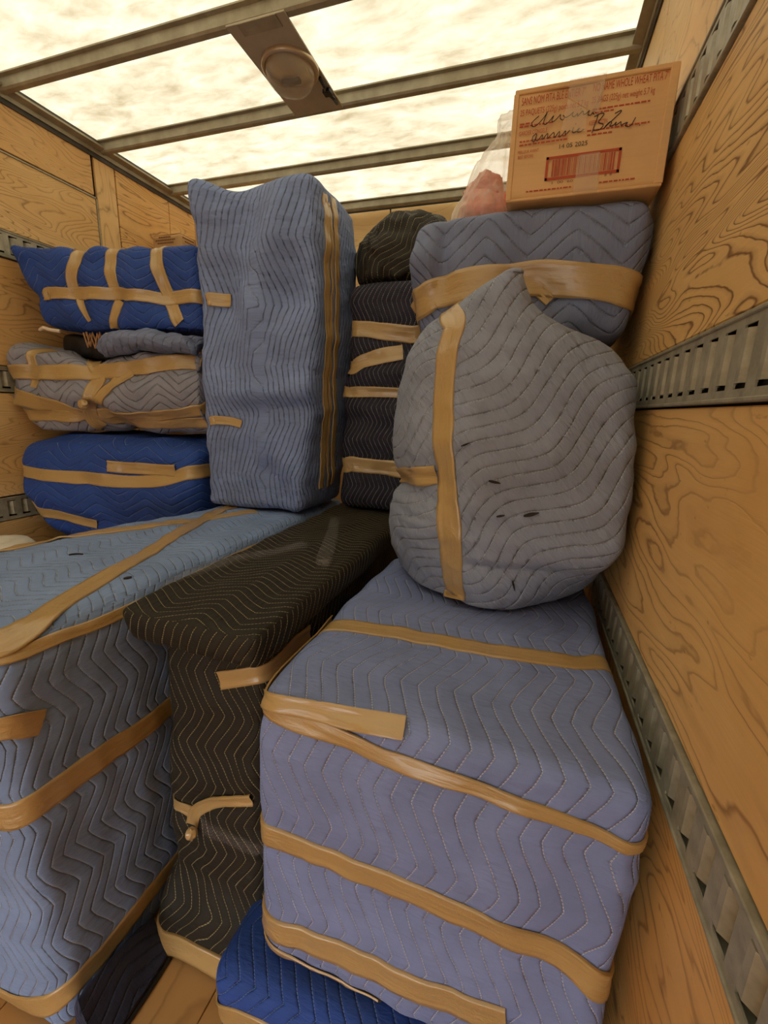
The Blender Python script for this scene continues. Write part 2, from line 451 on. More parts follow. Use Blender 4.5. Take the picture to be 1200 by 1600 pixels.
def plywood(name, a=srgb(236, 198, 134), b=srgb(214, 166, 98), dark=srgb(116, 72, 34), seed=0.0, axis='y', contrast=1.0, rings=13):
    k = NT(name); co = k.coord('Object')
    sc = {'y': (1, 0.8, 4.2), 'z': (1, 4.2, 0.8)}[axis]
    fib = {'y': (1, 6, 220), 'z': (1, 220, 6)}[axis]
    v = k.mapping(co, loc=(seed, seed * 1.7, seed * 0.6), scale=sc)
    base = k.noise(v, 1.5, 2.0, 0.45, 0.5)
    jit = k.noise(k.mapping(co, loc=(seed, 0, 0), scale=(sc[0], sc[1] * 9, sc[2] * 5)), 1.0, 3.0, 0.6)
    ph = k.math('ADD', k.math('MULTIPLY', base, rings), k.math('MULTIPLY', jit, 1.1))
    fr = k.math('FRACT', ph)
    band = k.ramp(fr, [(0.0, (1, 1, 1)), (0.05, (0.85, 0.85, 0.85)), (0.14, (0.3, 0.3, 0.3)), (0.45, (0.05, 0.05, 0.05)), (0.9, (0.12, 0.12, 0.12)), (1.0, (1, 1, 1))])
    fibr = k.noise(k.mapping(co, scale=fib), 1.0, 3.0, 0.65)
    big = k.noise(k.mapping(co, loc=(seed * 2, 0, 3), scale=(1, 1.3, 2.2)), 1.6, 4.0, 0.6)
    mk = k.noise(k.mapping(co, loc=(3 + seed, 1, 0), scale=(1, 1.2, 1.2)), 1.3, 2.0, 0.5)
    mk = k.math('MULTIPLY_ADD', mk, 2.4, -0.55, clamp=True)
    col = k.mix(k.math('MULTIPLY_ADD', big, 2.2, -0.6, clamp=True), a, b)
    col = k.mix(k.math('MULTIPLY', k.math('MULTIPLY_ADD', fibr, 1.6, -0.5, clamp=True), 0.45), col, b)
    col = k.mix(k.math('MULTIPLY', k.math('MULTIPLY', band, mk), 0.85 * contrast), col, dark)
    vor = k.n('TexVoronoi'); k.link(k.mapping(co, loc=(seed, seed, 0), scale=(1, 1.0, 2.0)), vor.inputs[0]); vor.inputs['Scale'].default_value = 2.1
    kn = k.ramp(vor.outputs['Distance'], [(0.0, (1, 1, 1)), (0.025, (0.9, 0.9, 0.9)), (0.06, (0.15, 0.15, 0.15)), (0.11, (0, 0, 0))])
    col = k.mix(k.math('MULTIPLY', kn, 0.8), col, srgb(84, 44, 20))
    scuff = k.noise(k.mapping(co, loc=(0, seed, 0), scale=(1, 9, 30)), 1.0, 4.0, 0.7)
    col = k.mix(k.math('MULTIPLY', k.math('MULTIPLY_ADD', scuff, 6.0, -4.0, clamp=True), 0.35), col, srgb(236, 200, 140))
    fk = k.noise(k.mapping(co, loc=(0, 2 * seed, 0), scale=(1, 26, 60)), 1.0, 2.0, 0.6)
    col = k.mix(k.math('MULTIPLY', k.math('MULTIPLY_ADD', fk, 12.0, -8.2, clamp=True), 0.5), col, dark)
    h = k.math('ADD', k.math('MULTIPLY', fibr, 0.5), k.math('MULTIPLY', band, -0.5))
    k.bsdf(col, 0.55, 0.0, k.bump(h, 0.6, 0.0012), **{'Specular IOR Level': 0.3})
    return k.m

def simple(name, col, rough=0.6, metal=0.0, nscale=0.0, namt=0.15, bump=0.0, bscale=60, alt=None, **kw):
    k = NT(name); c = col; nrm = None; co = k.coord('Object')
    if nscale:
        f = k.math('MULTIPLY_ADD', k.noise(co, nscale, 4.0, 0.6), 2.4, -0.7, clamp=True)
        c = k.mix(f, col, alt or tuple(x * (1 - namt * 2) for x in col[:3]) + (1,))
    if bump: nrm = k.bump(k.noise(co, bscale, 3.0, 0.6), 1.0, bump)
    k.bsdf(c, rough, metal, nrm, **kw)
    return k.m

def tape_mat(name, a, b, rough=0.3, alpha=1.0):
    k = NT(name); uv = k.coord('UV')
    pleat = k.noise(k.mapping(uv, scale=(7, 95, 1)), 1.0, 3.0, 0.6, 0.4)
    cr = k.noise(k.mapping(uv, scale=(60, 90, 1)), 1.0, 4.0, 0.65, 0.6)
    big = k.noise(k.mapping(uv, scale=(5, 12, 1)), 1.0, 2.0, 0.5)
    h = k.math('ADD', k.math('MULTIPLY', pleat, 0.7), k.math('MULTIPLY', k.math('MULTIPLY', cr, 1.5), k.math('MULTIPLY_ADD', big, 2.0, -0.6, clamp=True)))
    col = k.mix(big, a, b)
    k.bsdf(col, rough, 0.0, k.bump(h, 0.8, 0.0034 if alpha == 1 else 0.001), **{'Specular IOR Level': 0.6, 'Alpha': alpha, 'Coat Weight': 0.6 if alpha == 1 else 0.0, 'Coat Roughness': 0.2})
    return k.m

M_TAPE = tape_mat('brown_packing_tape', srgb(190, 158, 102), srgb(176, 142, 88))
TH = srgb(225, 225, 232)
M_FRONT = quilt('periwinkle_quilt', srgb(124, 138, 184), TH, 0.031, 0.024, 0.23, 0.0028, patch=srgb(140, 146, 180), thread_mix=0.75)
M_CAB = quilt('light_blue_quilt', srgb(124, 148, 190), TH, 0.028, 0.024, 0.19, 0.003, patch=srgb(140, 156, 184))
M_TALL = quilt('slate_blue_quilt', srgb(124, 142, 186), srgb(170, 178, 198), 0.022, 0.03, 0.4, 0.0046, patch=srgb(140, 154, 186), thread_mix=0.45, stains=0.3, soft=0.1, pucker=1.5)
M_OLIVE = quilt('black_olive_quilt', srgb(36, 31, 21), srgb(206, 190, 140), 0.022, 0.024, 0.18, 0.003, patch=srgb(44, 39, 28), thread_mix=0.75, wide=0.0009)
M_DARK = quilt('black_violet_quilt', srgb(31, 28, 42), srgb(170, 165, 170), 0.017, 0.013, 0.12, 0.003, patch=srgb(42, 38, 48), thread_mix=0.95, wide=0.001)
M_GREYBAG = quilt('worn_grey_quilt', srgb(140, 147, 164), srgb(215, 215, 218), 0.031, 0.024, 0.28, 0.0034, soft=1.0, patch=srgb(144, 148, 158), stains=0.3, warp=0.016, pucker=2.0)
M_GREYTOP = quilt('grey_blue_quilt', srgb(116, 126, 156), srgb(180, 182, 195), 0.036, 0.04, 0.21, 0.004, patch=srgb(122, 126, 142), stains=0.15)
M_GREYLEFT = quilt('pale_grey_quilt', srgb(142, 142, 154), srgb(190, 190, 200), 0.034, 0.032, 0.18, 0.005, patch=srgb(160, 160, 168), warp=0.02)
M_ROYAL = quilt('royal_blue_quilt', srgb(38, 72, 150), srgb(130, 155, 205), 0.034, 0.03, 0.2, 0.0036, patch=srgb(44, 74, 150), warp=0.02, thread_mix=0.85)
M_NAVY = quilt('navy_quilt', srgb(40, 48, 74), srgb(90, 98, 124), 0.03, 0.02, 0.2, 0.005)
M_STEEL = simple('galvanised_steel', srgb(178, 172, 152), 0.5, 0.3, 30, 0.2, 0.0008, 80, alt=srgb(136, 132, 114))
M_DKSTEEL = simple('dark_steel', srgb(84, 78, 68), 0.55, 0.5, 20, 0.2)
M_BOW = simple('roof_bow_metal', srgb(176, 168, 142), 0.5, 0.35, 14, 0.2, alt=srgb(146, 136, 112))
M_SPOT = simple('dark_worn_spot', srgb(48, 36, 34), 0.9, 0, 90, 0.3)
M_BLACK = simple('black_plastic', srgb(16, 15, 15), 0.45)
M_GAP = simple('dark_gap', srgb(28, 22, 18), 0.9)
M_SKIN = simple('outer_skin', srgb(90, 80, 66), 0.8)

def cardboard(name, col=srgb(220, 176, 120)):
    k = NT(name); co = k.coord('Object')
    f = k.noise(k.mapping(co, scale=(3, 3, 60)), 3.0, 3.0, 0.5)
    g = k.noise(co, 9.0, 4.0, 0.6)
    c = k.mix(k.math('MULTIPLY_ADD', f, 1.0, -0.3, clamp=True), col, tuple(x * 0.86 for x in col[:3]) + (1,))
    c = k.mix(k.math('MULTIPLY_ADD', g, 2.0, -0.9, clamp=True), c, tuple(x * 0.8 for x in col[:3]) + (1,))
    k.bsdf(c, 0.8, 0.0, k.bump(k.noise(k.mapping(co, scale=(1, 1, 1)), 40.0, 3.0, 0.6), 0.5, 0.001))
    return k.m
M_CARD = cardboard('corrugated_cardboard')
M_CARD2 = cardboard('pale_cardboard', srgb(206, 164, 110))

def roof_mat():
    k = NT('fibreglass_roof'); co = k.coord('Object')
    v = k.mapping(co, rot=(0, 0, 0.7), scale=(5.0, 12.0, 1))
    n1 = k.noise(v, 1.2, 5.0, 0.6, 0.4)
    n2 = k.noise(co, 2.5, 5.0, 0.65)
    f = k.math('ADD', k.math('MULTIPLY', n1, 0.6), k.math('MULTIPLY', n2, 0.4))
    col = k.ramp(f, [(0.30, (.118, .092, .052)), (0.45, (.182, .155, .103)), (0.60, (.235, .213, .156))])
    tl = k.n('BsdfTranslucent'); k.link(col, tl.inputs[0])
    df = k.n('BsdfDiffuse'); k.link(col, df.inputs[0])
    mx = k.n('MixShader'); mx.inputs[0].default_value = 0.25
    k.link(tl.outputs[0], mx.inputs[1]); k.link(df.outputs[0], mx.inputs[2]); k.link(mx.outputs[0], k.out.inputs[0])
    return k.m
M_ROOF = roof_mat()

# ------------------------------------------------------------------ the truck body
XL, XR, YB, YF, ZC = -2.12, 0.233, -3.0, 2.86, 2.485

def structure(name, mb, mat):
    return tag(mb.build(name, mat), kind='structure')

# floor of wooden planks
mb = MB(); mb.box(XL - .05, XR + .05, YB, YF, -0.08, -0.022)
floor = structure('floor', mb, M_GAP)
M_FLOOR = plywood('floor_wood', srgb(214, 170, 112), srgb(190, 142, 84), srgb(110, 70, 34), 5.0, 'y', 0.7)
x = XL
while x < XR:
    w = 0.142
    m = MB(); m.box(x + .0012, min(x + w - .0012, XR + .02), YB, YF, -0.022, random.uniform(-0.0012, 0.0), 0.0015)
    m.build('floor_plank', M_FLOOR, floor); x += w

# right wall: panels between recessed logistics tracks
mb = MB(); mb.box(XR + .016, XR + .06, YB, YF + .05, -.08, ZC + .05)
wall_r = structure('wall_right', mb, M_GAP)
TRK = [(1.880, 1.984), (1.342, 1.446), (0.800, 0.898)]
PLY_R = [plywood('plywood_upper', seed=1.0, rings=44, contrast=1.1), plywood('plywood_top', srgb(240, 208, 152), srgb(224, 182, 120), seed=2.3, contrast=0.5, rings=24), plywood('plywood_middle', srgb(232, 192, 126), srgb(212, 162, 94), seed=7.1, rings=22),
         plywood('plywood_low', srgb(230, 182, 112), srgb(208, 154, 86), seed=4.4, rings=34)]
def ply(x0, x1, y0, y1, z0, z1, mat, parent):
    m = MB(); m.box(x0, x1, y0, y1, z0, z1, 0.002)
    return m.build('plywood_panel', mat, parent)
g = .004
for (z0, z1, mi) in ((0, TRK[2][0] - g, 3), (TRK[2][1] + g, TRK[1][0] - g, 2), (TRK[1][1] + g, TRK[0][0] - g, 0), (TRK[0][1] + g, ZC - .004, 1)):
    ply(XR, XR + .014, YB, 1.56, z0, z1, PLY_R[mi], wall_r)
    ply(XR, XR + .014, 1.566, YF, z0, z1, PLY_R[mi], wall_r)

def track(parent, sgn, xw, z0, z1, y0, y1):
    """pressed steel logistics track: plate with a row of slots, a bent tongue in every slot. sgn +1: right wall (room at -x)"""
    X = lambda d: xw - sgn * d                      # d: how far it stands into the room
    pit, h = 0.0555, z1 - z0
    sz0, sz1 = z0 + h * 0.15, z1 - h * 0.15
    m = MB()
    def plate(ya, yb, za, zb):
        a, b = sorted((X(.004), X(.0015))); m.box(a, b, ya, yb, za, zb)
    a, b = sorted((X(.007), X(-.012)))
    m.box(a, b, y0, y1, z0, z0 + .006, .0015); m.box(a, b, y0, y1, z1 - .006, z1, .0015)
    plate(y0, y1, z0 + .006, sz0); plate(y0, y1, sz1, z1 - .006)
    n = int((y1 - y0) / pit)
    for i in range(n):
        ya = y0 + i * pit
        plate(ya, ya + pit * 0.42, sz0, sz1)
    t = m.build('logistics_track', M_STEEL, parent)
    tm = None
    for i in range(n):
        ya = y0 + i * pit
        if tm is None:
            q = MB(); yb, yc = pit * 0.56, pit * 1.0
            d0, d1 = -.011, .004
            L = sz1 - sz0
            prof = [(X(d0) - xw, yb), (X(d0 + .002) - xw, yb), (X(d1) - xw + 0, yc - .010), (X(d1) - xw, yc), (X(d1 - .0025) - xw, yc), (X(d1 - .0025) - xw, yc - .010)]
            q.prism(prof, sz0 + L * .10, sz1 - L * .05, 'z')
            me = bpy.data.meshes.new('slot_tongue'); me.from_pydata(q.V, [], q.F); me.materials.append(M_STEEL); tm = me
        o = bpy.data.objects.new('slot_tongue', tm); COL.objects.link(o); o.parent = t
        o.location = (xw, ya, 0)
    return t
for i, (z0, z1) in enumerate(TRK): track(wall_r, 1, XR, z0, z1, -2.9, 2.5 if i == 0 else 1.7)

# left wall
mb = MB(); mb.box(XL - .06, XL - .016, YB, YF + .05, -.08, ZC + .05)
wall_l = structure('wall_left', mb, M_GAP)
PLY_L = [plywood('plywood_left_upper', srgb(238, 202, 142), srgb(222, 176, 108), seed=11.0, rings=34), plywood('plywood_left_top', srgb(234, 194, 132), srgb(216, 164, 96), seed=13.0, rings=28),
         plywood('plywood_left_far', srgb(238, 200, 136), srgb(222, 168, 94), seed=17.0, rings=20), plywood('plywood_post', srgb(238, 202, 142), srgb(226, 180, 114), seed=19.0, axis='z', contrast=0.5)]
for (y0, y1, z0, z1, mi) in ((YB, 1.826, 1.988, 2.276, 0), (YB, 1.822, 2.288, ZC - .01, 1), (YB, 1.826, 1.450, 1.876, 1), (YB, 1.826, .904, 1.338, 0), (YB, 1.826, 0, .796, 0),
                             (1.838, 1.948, 0, ZC - .012, 3), (1.954, 2.30, 0, ZC - .012, 2), (2.304, YF, 0, ZC - .012, 2)):
    ply(XL - .014, XL, y0, y1, z0, z1, PLY_L[mi], wall_l)
m = MB(); m.box(XL - .002, XL + .004, YB, 1.832, 2.275, 2.281); m.box(XL - .002, XL + .004, 1.826, 1.832, 1.988, 2.281)
m.build('panel_edging', M_BOW, wall_l)
for (z0, z1) in TRK: track(wall_l, -1, XL, z0, z1, -2.9, 1.82)

# front bulkhead
mb = MB(); mb.box(XL, XR, YF, YF + .04, -.02, ZC + .045)
wall_f = structure('wall_front', mb, M_GAP)
M_BULK = plywood('plywood_bulkhead', srgb(232, 200, 146), srgb(218, 178, 118), seed=23.0, contrast=0.35)
for i in range(2):
    m = MB(); xa = XL + .01 + i * 1.17; m.box(xa, xa + 1.16, YF - .012, YF, 0, ZC + .03, .002); m.build('plywood_panel', M_BULK, wall_f)

# unseen rear roll-up door, added half raised to cut frontal light
mb = MB(); mb.box(XL, XR, YB - .04, YB - .025, .95, ZC + .045)
door = structure('door_1', mb, M_GAP)
M_DOOR = simple('door_paint', srgb(226, 222, 212), .6, 0, 8, .06)  # pale so the added door bounces light onto the front faces
for i in range(4):
    m = MB(); m.box(XL + .01, XR - .01, YB - .025, YB, .95 + i * .395, 1.341 + i * .395, .004); m.build('door_panel', M_DOOR, door)
mb = MB(); mb.box(-30, 30, -40, 12, -1.2, -1.0)
structure('ground', mb, simple('pavement', srgb(150, 150, 148), .9, 0, 3, .1))  # unseen slab outside, added to dim the light entering below the door

# translucent roof with its bows
nx, ny = 2, 2
mb = MB(); mb.add([(XL - .05, YB, ZC + .045), (XR + .05, YB, ZC + .045), (XR + .05, YF + .05, ZC + .045), (XL - .05, YF + .05, ZC + .045)], [(0, 3, 2, 1)])
ceiling = structure('ceiling', mb, M_ROOF)
BOWS = [1.445 + .432 * i for i in range(-10, 4)]
for i, y in enumerate(BOWS):
    m = MB()
    prof = [(y - .030, ZC + .043), (y - .030, ZC + .038), (y - .016, ZC + .036), (y - .013, ZC + .006), (y - .007, ZC), (y + .013, ZC), (y + .019, ZC + .006), (y + .021, ZC + .036), (y + .036, ZC + .038), (y + .036, ZC + .043)]
    m.prism(prof, XL, XR, 'x'); m.build('roof_bow', M_BOW, ceiling)

# top rails
def rail(name, x, s):
    m = MB()
    m.prism([(x, ZC - .012), (x + s * .012, ZC - .012), (x + s * .014, ZC + .004), (x + s * .045, ZC + .012), (x + s * .045, ZC + .02), (x, ZC + .02)], YB, YF, 'y')
    o = structure(name, m, M_BOW)
    m = MB(); m.prism([(x, ZC - .03), (x + s * .006, ZC - .03), (x + s * .006, ZC - .0125), (x, ZC - .0125)], YB, YF, 'y'); m.build('rail_lip', M_DKSTEEL, o)
    m = MB(); m.prism([(x - s * .05, ZC + .02), (x + s * .02, ZC + .02), (x + s * .02, ZC + .044), (x - s * .05, ZC + .044)], YB, YF, 'y'); m.build('roof_flange', M_DKSTEEL, o)
rail('trim_1', XL, 1); rail('trim_2', XR, -1)

# brown and clear packing tape on every bundle: body, width at start, width at end, crumple (mm), material, path
TAPES = [
    ('FRONT', 0.05, 0.044, 1, 'T', [(-0.391,0.8,0.622),(-0.391,0.8,0.842),(-0.255,0.815,0.855),(-0.116,0.822,0.853),(0.012,0.821,0.857),(0.132,0.838,0.853),(0.2,0.874,0.833),(0.2,0.874,0.633)]),
    ('FRONT', 0.044, 0.012, 2, 'T', [(-0.393,0.864,0.818),(-0.393,0.564,0.818),(-0.275,0.548,0.808),(-0.162,0.541,0.797),(-0.061,0.535,0.796),(0.03,0.533,0.789),(0.115,0.538,0.778),(0.203,0.555,0.764),(0.203,0.755,0.784)]),
    ('FRONT', 0.03, 0.036, 4, 'T', [(-0.395,0.566,0.823),(-0.336,0.552,0.833),(-0.278,0.555,0.836),(-0.211,0.554,0.84),(-0.135,0.555,0.846)]),
    ('FRONT', 0.05, 0.046, 1.6, 'T', [(-0.399,0.856,0.55),(-0.399,0.556,0.55),(-0.276,0.548,0.547),(-0.154,0.543,0.551),(-0.045,0.537,0.552),(0.053,0.537,0.544),(0.146,0.543,0.527),(0.199,0.563,0.493),(0.199,0.763,0.493)]),
    ('FRONT', 0.056, 0.056, 1.6, 'T', [(-0.407,0.862,0.328),(-0.407,0.562,0.328),(-0.274,0.545,0.337),(-0.148,0.547,0.337),(-0.033,0.541,0.353),(0.061,0.539,0.364)]),
    ('FRONT', 0.03, 0.026, 2, 'T', [(-0.4,0.858,0.263),(-0.4,0.558,0.263),(-0.313,0.553,0.257),(-0.196,0.553,0.252),(-0.155,0.551,0.255)]),
    ('SLAB', 0.05, 0.05, 1.2, 'T', [(-0.487,0.809,0.11),(-0.487,0.509,0.11),(-0.394,0.493,0.149),(-0.094,0.493,0.149)]),
    ('CAB', 0.052, 0.05, 1.6, 'T', [(-0.953,0.403,0.838),(-0.803,0.423,0.918),(-0.854,0.57,0.925),(-0.931,0.798,0.923),(-1.068,1.191,0.918),(-1.107,1.36,0.921),(-1.107,1.46,0.921)]),
    ('CAB', 0.046, 0.04, 1, 'T', [(-1.632,0.745,0.915),(-1.332,0.745,0.915),(-1.295,0.886,0.917),(-1.191,1.016,0.923),(-1.092,1.219,0.916),(-0.973,1.396,0.922)]),
    ('CAB', 0.022, 0.024, 1.6, 'T', [(-0.888,0.392,0.88),(-0.788,0.412,0.9),(-0.781,0.509,0.894),(-0.779,0.625,0.885),(-0.779,1.125,0.885)]),
    ('CAB', 0.056, 0.05, 1.6, 'T', [(-1.127,0.407,0.587),(-0.827,0.387,0.587),(-0.789,0.415,0.595),(-0.783,0.495,0.594),(-0.78,0.577,0.591),(-0.776,0.687,0.584),(-0.776,1.087,0.584)]),
    ('CAB', 0.044, 0.044, 3, 'T', [(-1.098,0.398,0.774),(-0.798,0.398,0.774),(-0.784,0.421,0.765),(-0.784,0.452,0.75)]),
    ('CAB', 0.05, 0.046, 1.6, 'T', [(-1.265,0.396,0.041),(-0.965,0.396,0.041),(-0.878,0.397,0.063),(-0.794,0.425,0.117),(-0.786,0.507,0.114),(-0.783,0.592,0.122),(-0.787,0.671,0.12),(-0.787,1.071,0.12)]),
    ('LID', 0.04, 0.04, 0, 'C', [(-0.738,0.729,0.871),(-0.738,0.729,0.921),(-0.714,0.853,0.921),(-0.669,0.952,0.921),(-0.594,1.083,0.925)]),
    ('LID', 0.04, 0.04, 0, 'C', [(-0.638,1.403,0.924),(-0.532,1.126,0.925),(-0.478,0.973,0.924),(-0.478,0.973,0.864)]),
    ('OL', 0.04, 0.04, 1.6, 'T', [(-0.556,0.646,0.765),(-0.473,0.648,0.796),(-0.473,0.848,0.796)]),
    ('OL', 0.034, 0.03, 3, 'T', [(-0.71,0.953,0.405),(-0.71,0.653,0.405),(-0.664,0.638,0.406),(-0.637,0.638,0.387)]),
    ('OL', 0.03, 0.03, 0, 'C', [(-0.627,0.638,0.387),(-0.558,0.636,0.384),(-0.488,0.639,0.374),(-0.488,0.939,0.374)]),
    ('OL', 0.034, 0.022, 5, 'T', [(-0.649,0.637,0.369),(-0.64,0.639,0.406),(-0.601,0.64,0.444),(-0.55,0.633,0.477),(-0.481,0.636,0.503)]),
    ('OL', 0.056, 0.056, 1.2, 'T', [(-0.743,0.893,0.043),(-0.743,0.593,0.043),(-0.653,0.589,0.047),(-0.578,0.588,0.046),(-0.478,0.588,0.046)]),
    ('TALL', 0.036, 0.032, 2, 'T', [(-0.819,1.493,1.992),(-0.719,1.493,1.962),(-0.718,1.491,1.826),(-0.721,1.499,1.624),(-0.733,1.508,1.406),(-0.752,1.531,1.169),(-0.757,1.525,1.031),(-0.757,1.525,1.011)]),
    ('TALL', 0.014, 0.014, 2, 'T', [(-0.817,1.519,1.992),(-0.717,1.519,1.962),(-0.719,1.531,1.797),(-0.719,1.531,1.586),(-0.732,1.545,1.362),(-0.759,1.58,1.009)]),
    ('TALL', 0.032, 0.028, 2, 'T', [(-0.816,1.553,1.995),(-0.716,1.553,1.965),(-0.717,1.568,1.808),(-0.719,1.576,1.594),(-0.73,1.58,1.363),(-0.762,1.63,1.015)]),
    ('TALL', 0.046, 0.046, 3, 'T', [(-1.17,1.52,1.691),(-1.15,1.42,1.691),(-1.116,1.434,1.69),(-1.075,1.442,1.688)]),
    ('TALL', 0.036, 0.03, 3, 'T', [(-1.161,1.504,1.262),(-1.141,1.404,1.262),(-1.083,1.411,1.26),(-1.03,1.41,1.25)]),
    ('DARK', 0.056, 0.06, 2.4, 'T', [(-0.655,1.864,1.606),(-0.655,1.564,1.606),(-0.587,1.557,1.599),(-0.526,1.555,1.59),(-0.431,1.557,1.576),(-0.381,1.557,1.576)]),
    ('DARK', 0.05, 0.056, 2.4, 'T', [(-0.653,1.865,1.47),(-0.653,1.565,1.47),(-0.61,1.56,1.488),(-0.547,1.554,1.504),(-0.456,1.554,1.525)]),
    ('DARK', 0.04, 0.04, 2.4, 'T', [(-0.647,1.853,1.38),(-0.647,1.553,1.38),(-0.566,1.547,1.381),(-0.487,1.548,1.38),(-0.387,1.548,1.38)]),
    ('DARK', 0.062, 0.062, 2.4, 'T', [(-0.658,1.852,1.106),(-0.658,1.552,1.106),(-0.585,1.549,1.106),(-0.494,1.549,1.103),(-0.394,1.549,1.103)]),
    ('ARM', 0.08, 0.076, 2, 'T', [(-0.293,1.42,1.616),(-0.293,1.22,1.616),(-0.238,1.215,1.63),(-0.139,1.193,1.638),(-0.048,1.186,1.637),(0.039,1.189,1.631),(0.109,1.19,1.623),(0.17,1.198,1.612),(0.17,1.398,1.612)]),
    ('ARM', 0.05, 0.024, 4, 'T', [(-0.078,1.188,1.642),(-0.025,1.187,1.627),(0.016,1.194,1.591)]),
    ('CHAIR', 0.052, 0.064, 1.6, 'T', [(-0.182,1.204,1.515),(-0.182,1.004,1.515),(-0.189,0.994,1.468),(-0.191,0.982,1.38),(-0.185,0.97,1.297),(-0.172,0.96,1.185),(-0.15,0.941,1.058),(-0.141,0.967,0.942),(-0.133,0.994,0.87),(-0.133,1.094,0.86)]),
    ('CHAIR', 0.046, 0.046, 3, 'T', [(-0.333,1.359,1.142),(-0.333,1.159,1.142),(-0.276,1.052,1.159),(-0.195,0.976,1.175)]),
    ('A', 0.044, 0.05, 1.6, 'T', [(-1.891,1.567,1.733),(-1.891,1.367,1.733),(-1.664,1.391,1.728),(-1.52,1.406,1.719),(-1.369,1.442,1.716),(-1.226,1.489,1.714),(-1.226,1.589,1.714)]),
    ('A', 0.05, 0.046, 1, 'T', [(-1.743,1.605,1.887),(-1.743,1.405,1.887),(-1.75,1.384,1.841),(-1.774,1.381,1.784),(-1.773,1.38,1.738)]),
    ('A', 0.036, 0.02, 2, 'T', [(-1.76,1.38,1.721),(-1.741,1.387,1.679),(-1.725,1.4,1.629)]),
    ('A', 0.054, 0.05, 1, 'T', [(-1.596,1.614,1.875),(-1.596,1.414,1.875),(-1.598,1.405,1.815),(-1.585,1.397,1.733)]),
    ('A', 0.046, 0.036, 2.4, 'T', [(-1.576,1.4,1.708),(-1.599,1.411,1.656),(-1.626,1.427,1.6)]),
    ('A', 0.056, 0.05, 1.4, 'T', [(-1.405,1.641,1.862),(-1.405,1.441,1.862),(-1.392,1.442,1.791),(-1.38,1.446,1.742),(-1.355,1.442,1.688),(-1.324,1.445,1.619)]),
    ('B', 0.06, 0.06, 2.4, 'T', [(-2.077,1.395,1.421),(-2.077,1.295,1.421),(-1.93,1.312,1.424),(-1.706,1.359,1.431),(-1.528,1.381,1.446),(-1.369,1.415,1.469),(-1.247,1.486,1.481),(-1.247,1.586,1.481)]),
    ('B', 0.09, 0.04, 2.4, 'T', [(-2.084,1.406,1.329),(-2.084,1.306,1.329),(-1.947,1.306,1.301),(-1.835,1.328,1.279),(-1.746,1.366,1.248)]),
    ('B', 0.05, 0.05, 2.4, 'T', [(-2.073,1.425,1.251),(-2.073,1.325,1.251),(-1.909,1.324,1.25),(-1.746,1.366,1.248),(-1.686,1.434,1.244),(-1.475,1.414,1.229),(-1.367,1.455,1.233),(-1.247,1.484,1.245)]),
    ('B', 0.05, 0.05, 2.4, 'T', [(-1.723,1.376,1.251),(-1.531,1.39,1.251),(-1.367,1.424,1.269),(-1.244,1.474,1.303),(-1.244,1.574,1.303)]),
    ('B', 0.056, 0.05, 3, 'T', [(-1.921,1.674,1.513),(-1.921,1.574,1.513),(-1.674,1.361,1.434),(-1.697,1.35,1.359),(-1.723,1.355,1.282),(-1.754,1.381,1.229),(-1.754,1.431,1.209)]),
    ('B', 0.05, 0.04, 3, 'T', [(-1.529,1.381,1.441),(-1.601,1.364,1.386),(-1.692,1.357,1.296)]),
    ('B', 0.044, 0.04, 1.6, 'T', [(-1.964,1.416,1.499),(-1.964,1.316,1.499),(-1.968,1.308,1.428),(-1.971,1.302,1.367)]),
    ('B', 0.05, 0.05, 2.4, 'T', [(-1.282,1.586,1.513),(-1.282,1.486,1.513),(-1.287,1.492,1.514),(-1.248,1.458,1.478)]),
    ('C', 0.05, 0.056, 1, 'T', [(-2.07,1.477,1.016),(-2.07,1.277,1.016),(-1.945,1.263,1.009),(-1.73,1.294,1.006),(-1.527,1.327,1.004),(-1.355,1.353,1.03),(-1.244,1.436,1.054),(-1.244,1.586,1.054)]),
    ('C', 0.046, 0.05, 3.4, 'T', [(-1.617,1.311,1.062),(-1.555,1.327,1.057),(-1.462,1.349,1.056),(-1.329,1.362,1.054)]),
    ('C', 0.044, 0.044, 1, 'T', [(-2.038,1.482,0.861),(-2.038,1.282,0.861),(-2.007,1.28,0.836),(-1.861,1.284,0.827),(-1.706,1.305,0.806)]),
    ('CHAIR', 0.008, 0.005, 2, 'S', [(-0.071,0.931,1.182),(-0.047,0.933,1.178)]),
    ('CHAIR', 0.012, 0.006, 2, 'S', [(0.006,0.93,1.113),(0.036,0.935,1.122)]),
    ('CHAIR', 0.006, 0.004, 2, 'S', [(-0.134,0.94,1.25),(-0.117,0.937,1.258)]),
    ('CHAIR', 0.006, 0.004, 2, 'S', [(-0.003,0.957,0.96),(0.003,0.965,0.935)]),
    ('CHAIR', 0.005, 0.003, 2, 'S', [(-0.048,0.928,1.108),(-0.032,0.928,1.112)]),
    ('CAB', 0.006, 0.004, 1, 'S', [(-1.107,0.763,0.924),(-1.103,0.781,0.922),(-1.087,0.786,0.921)]),
    ('CAB', 0.012, 0.012, 1, 'S', [(-0.844,0.695,0.925),(-0.834,0.708,0.925)]),
]  # end tapes
CINCH = {'DARK': .016, 'A': .012, 'B': .014, 'C': .012, 'ARM': .012, 'CHAIR': .007, 'CAB': .003, 'FRONT': .003, 'TALL': .003, 'OL': .006}

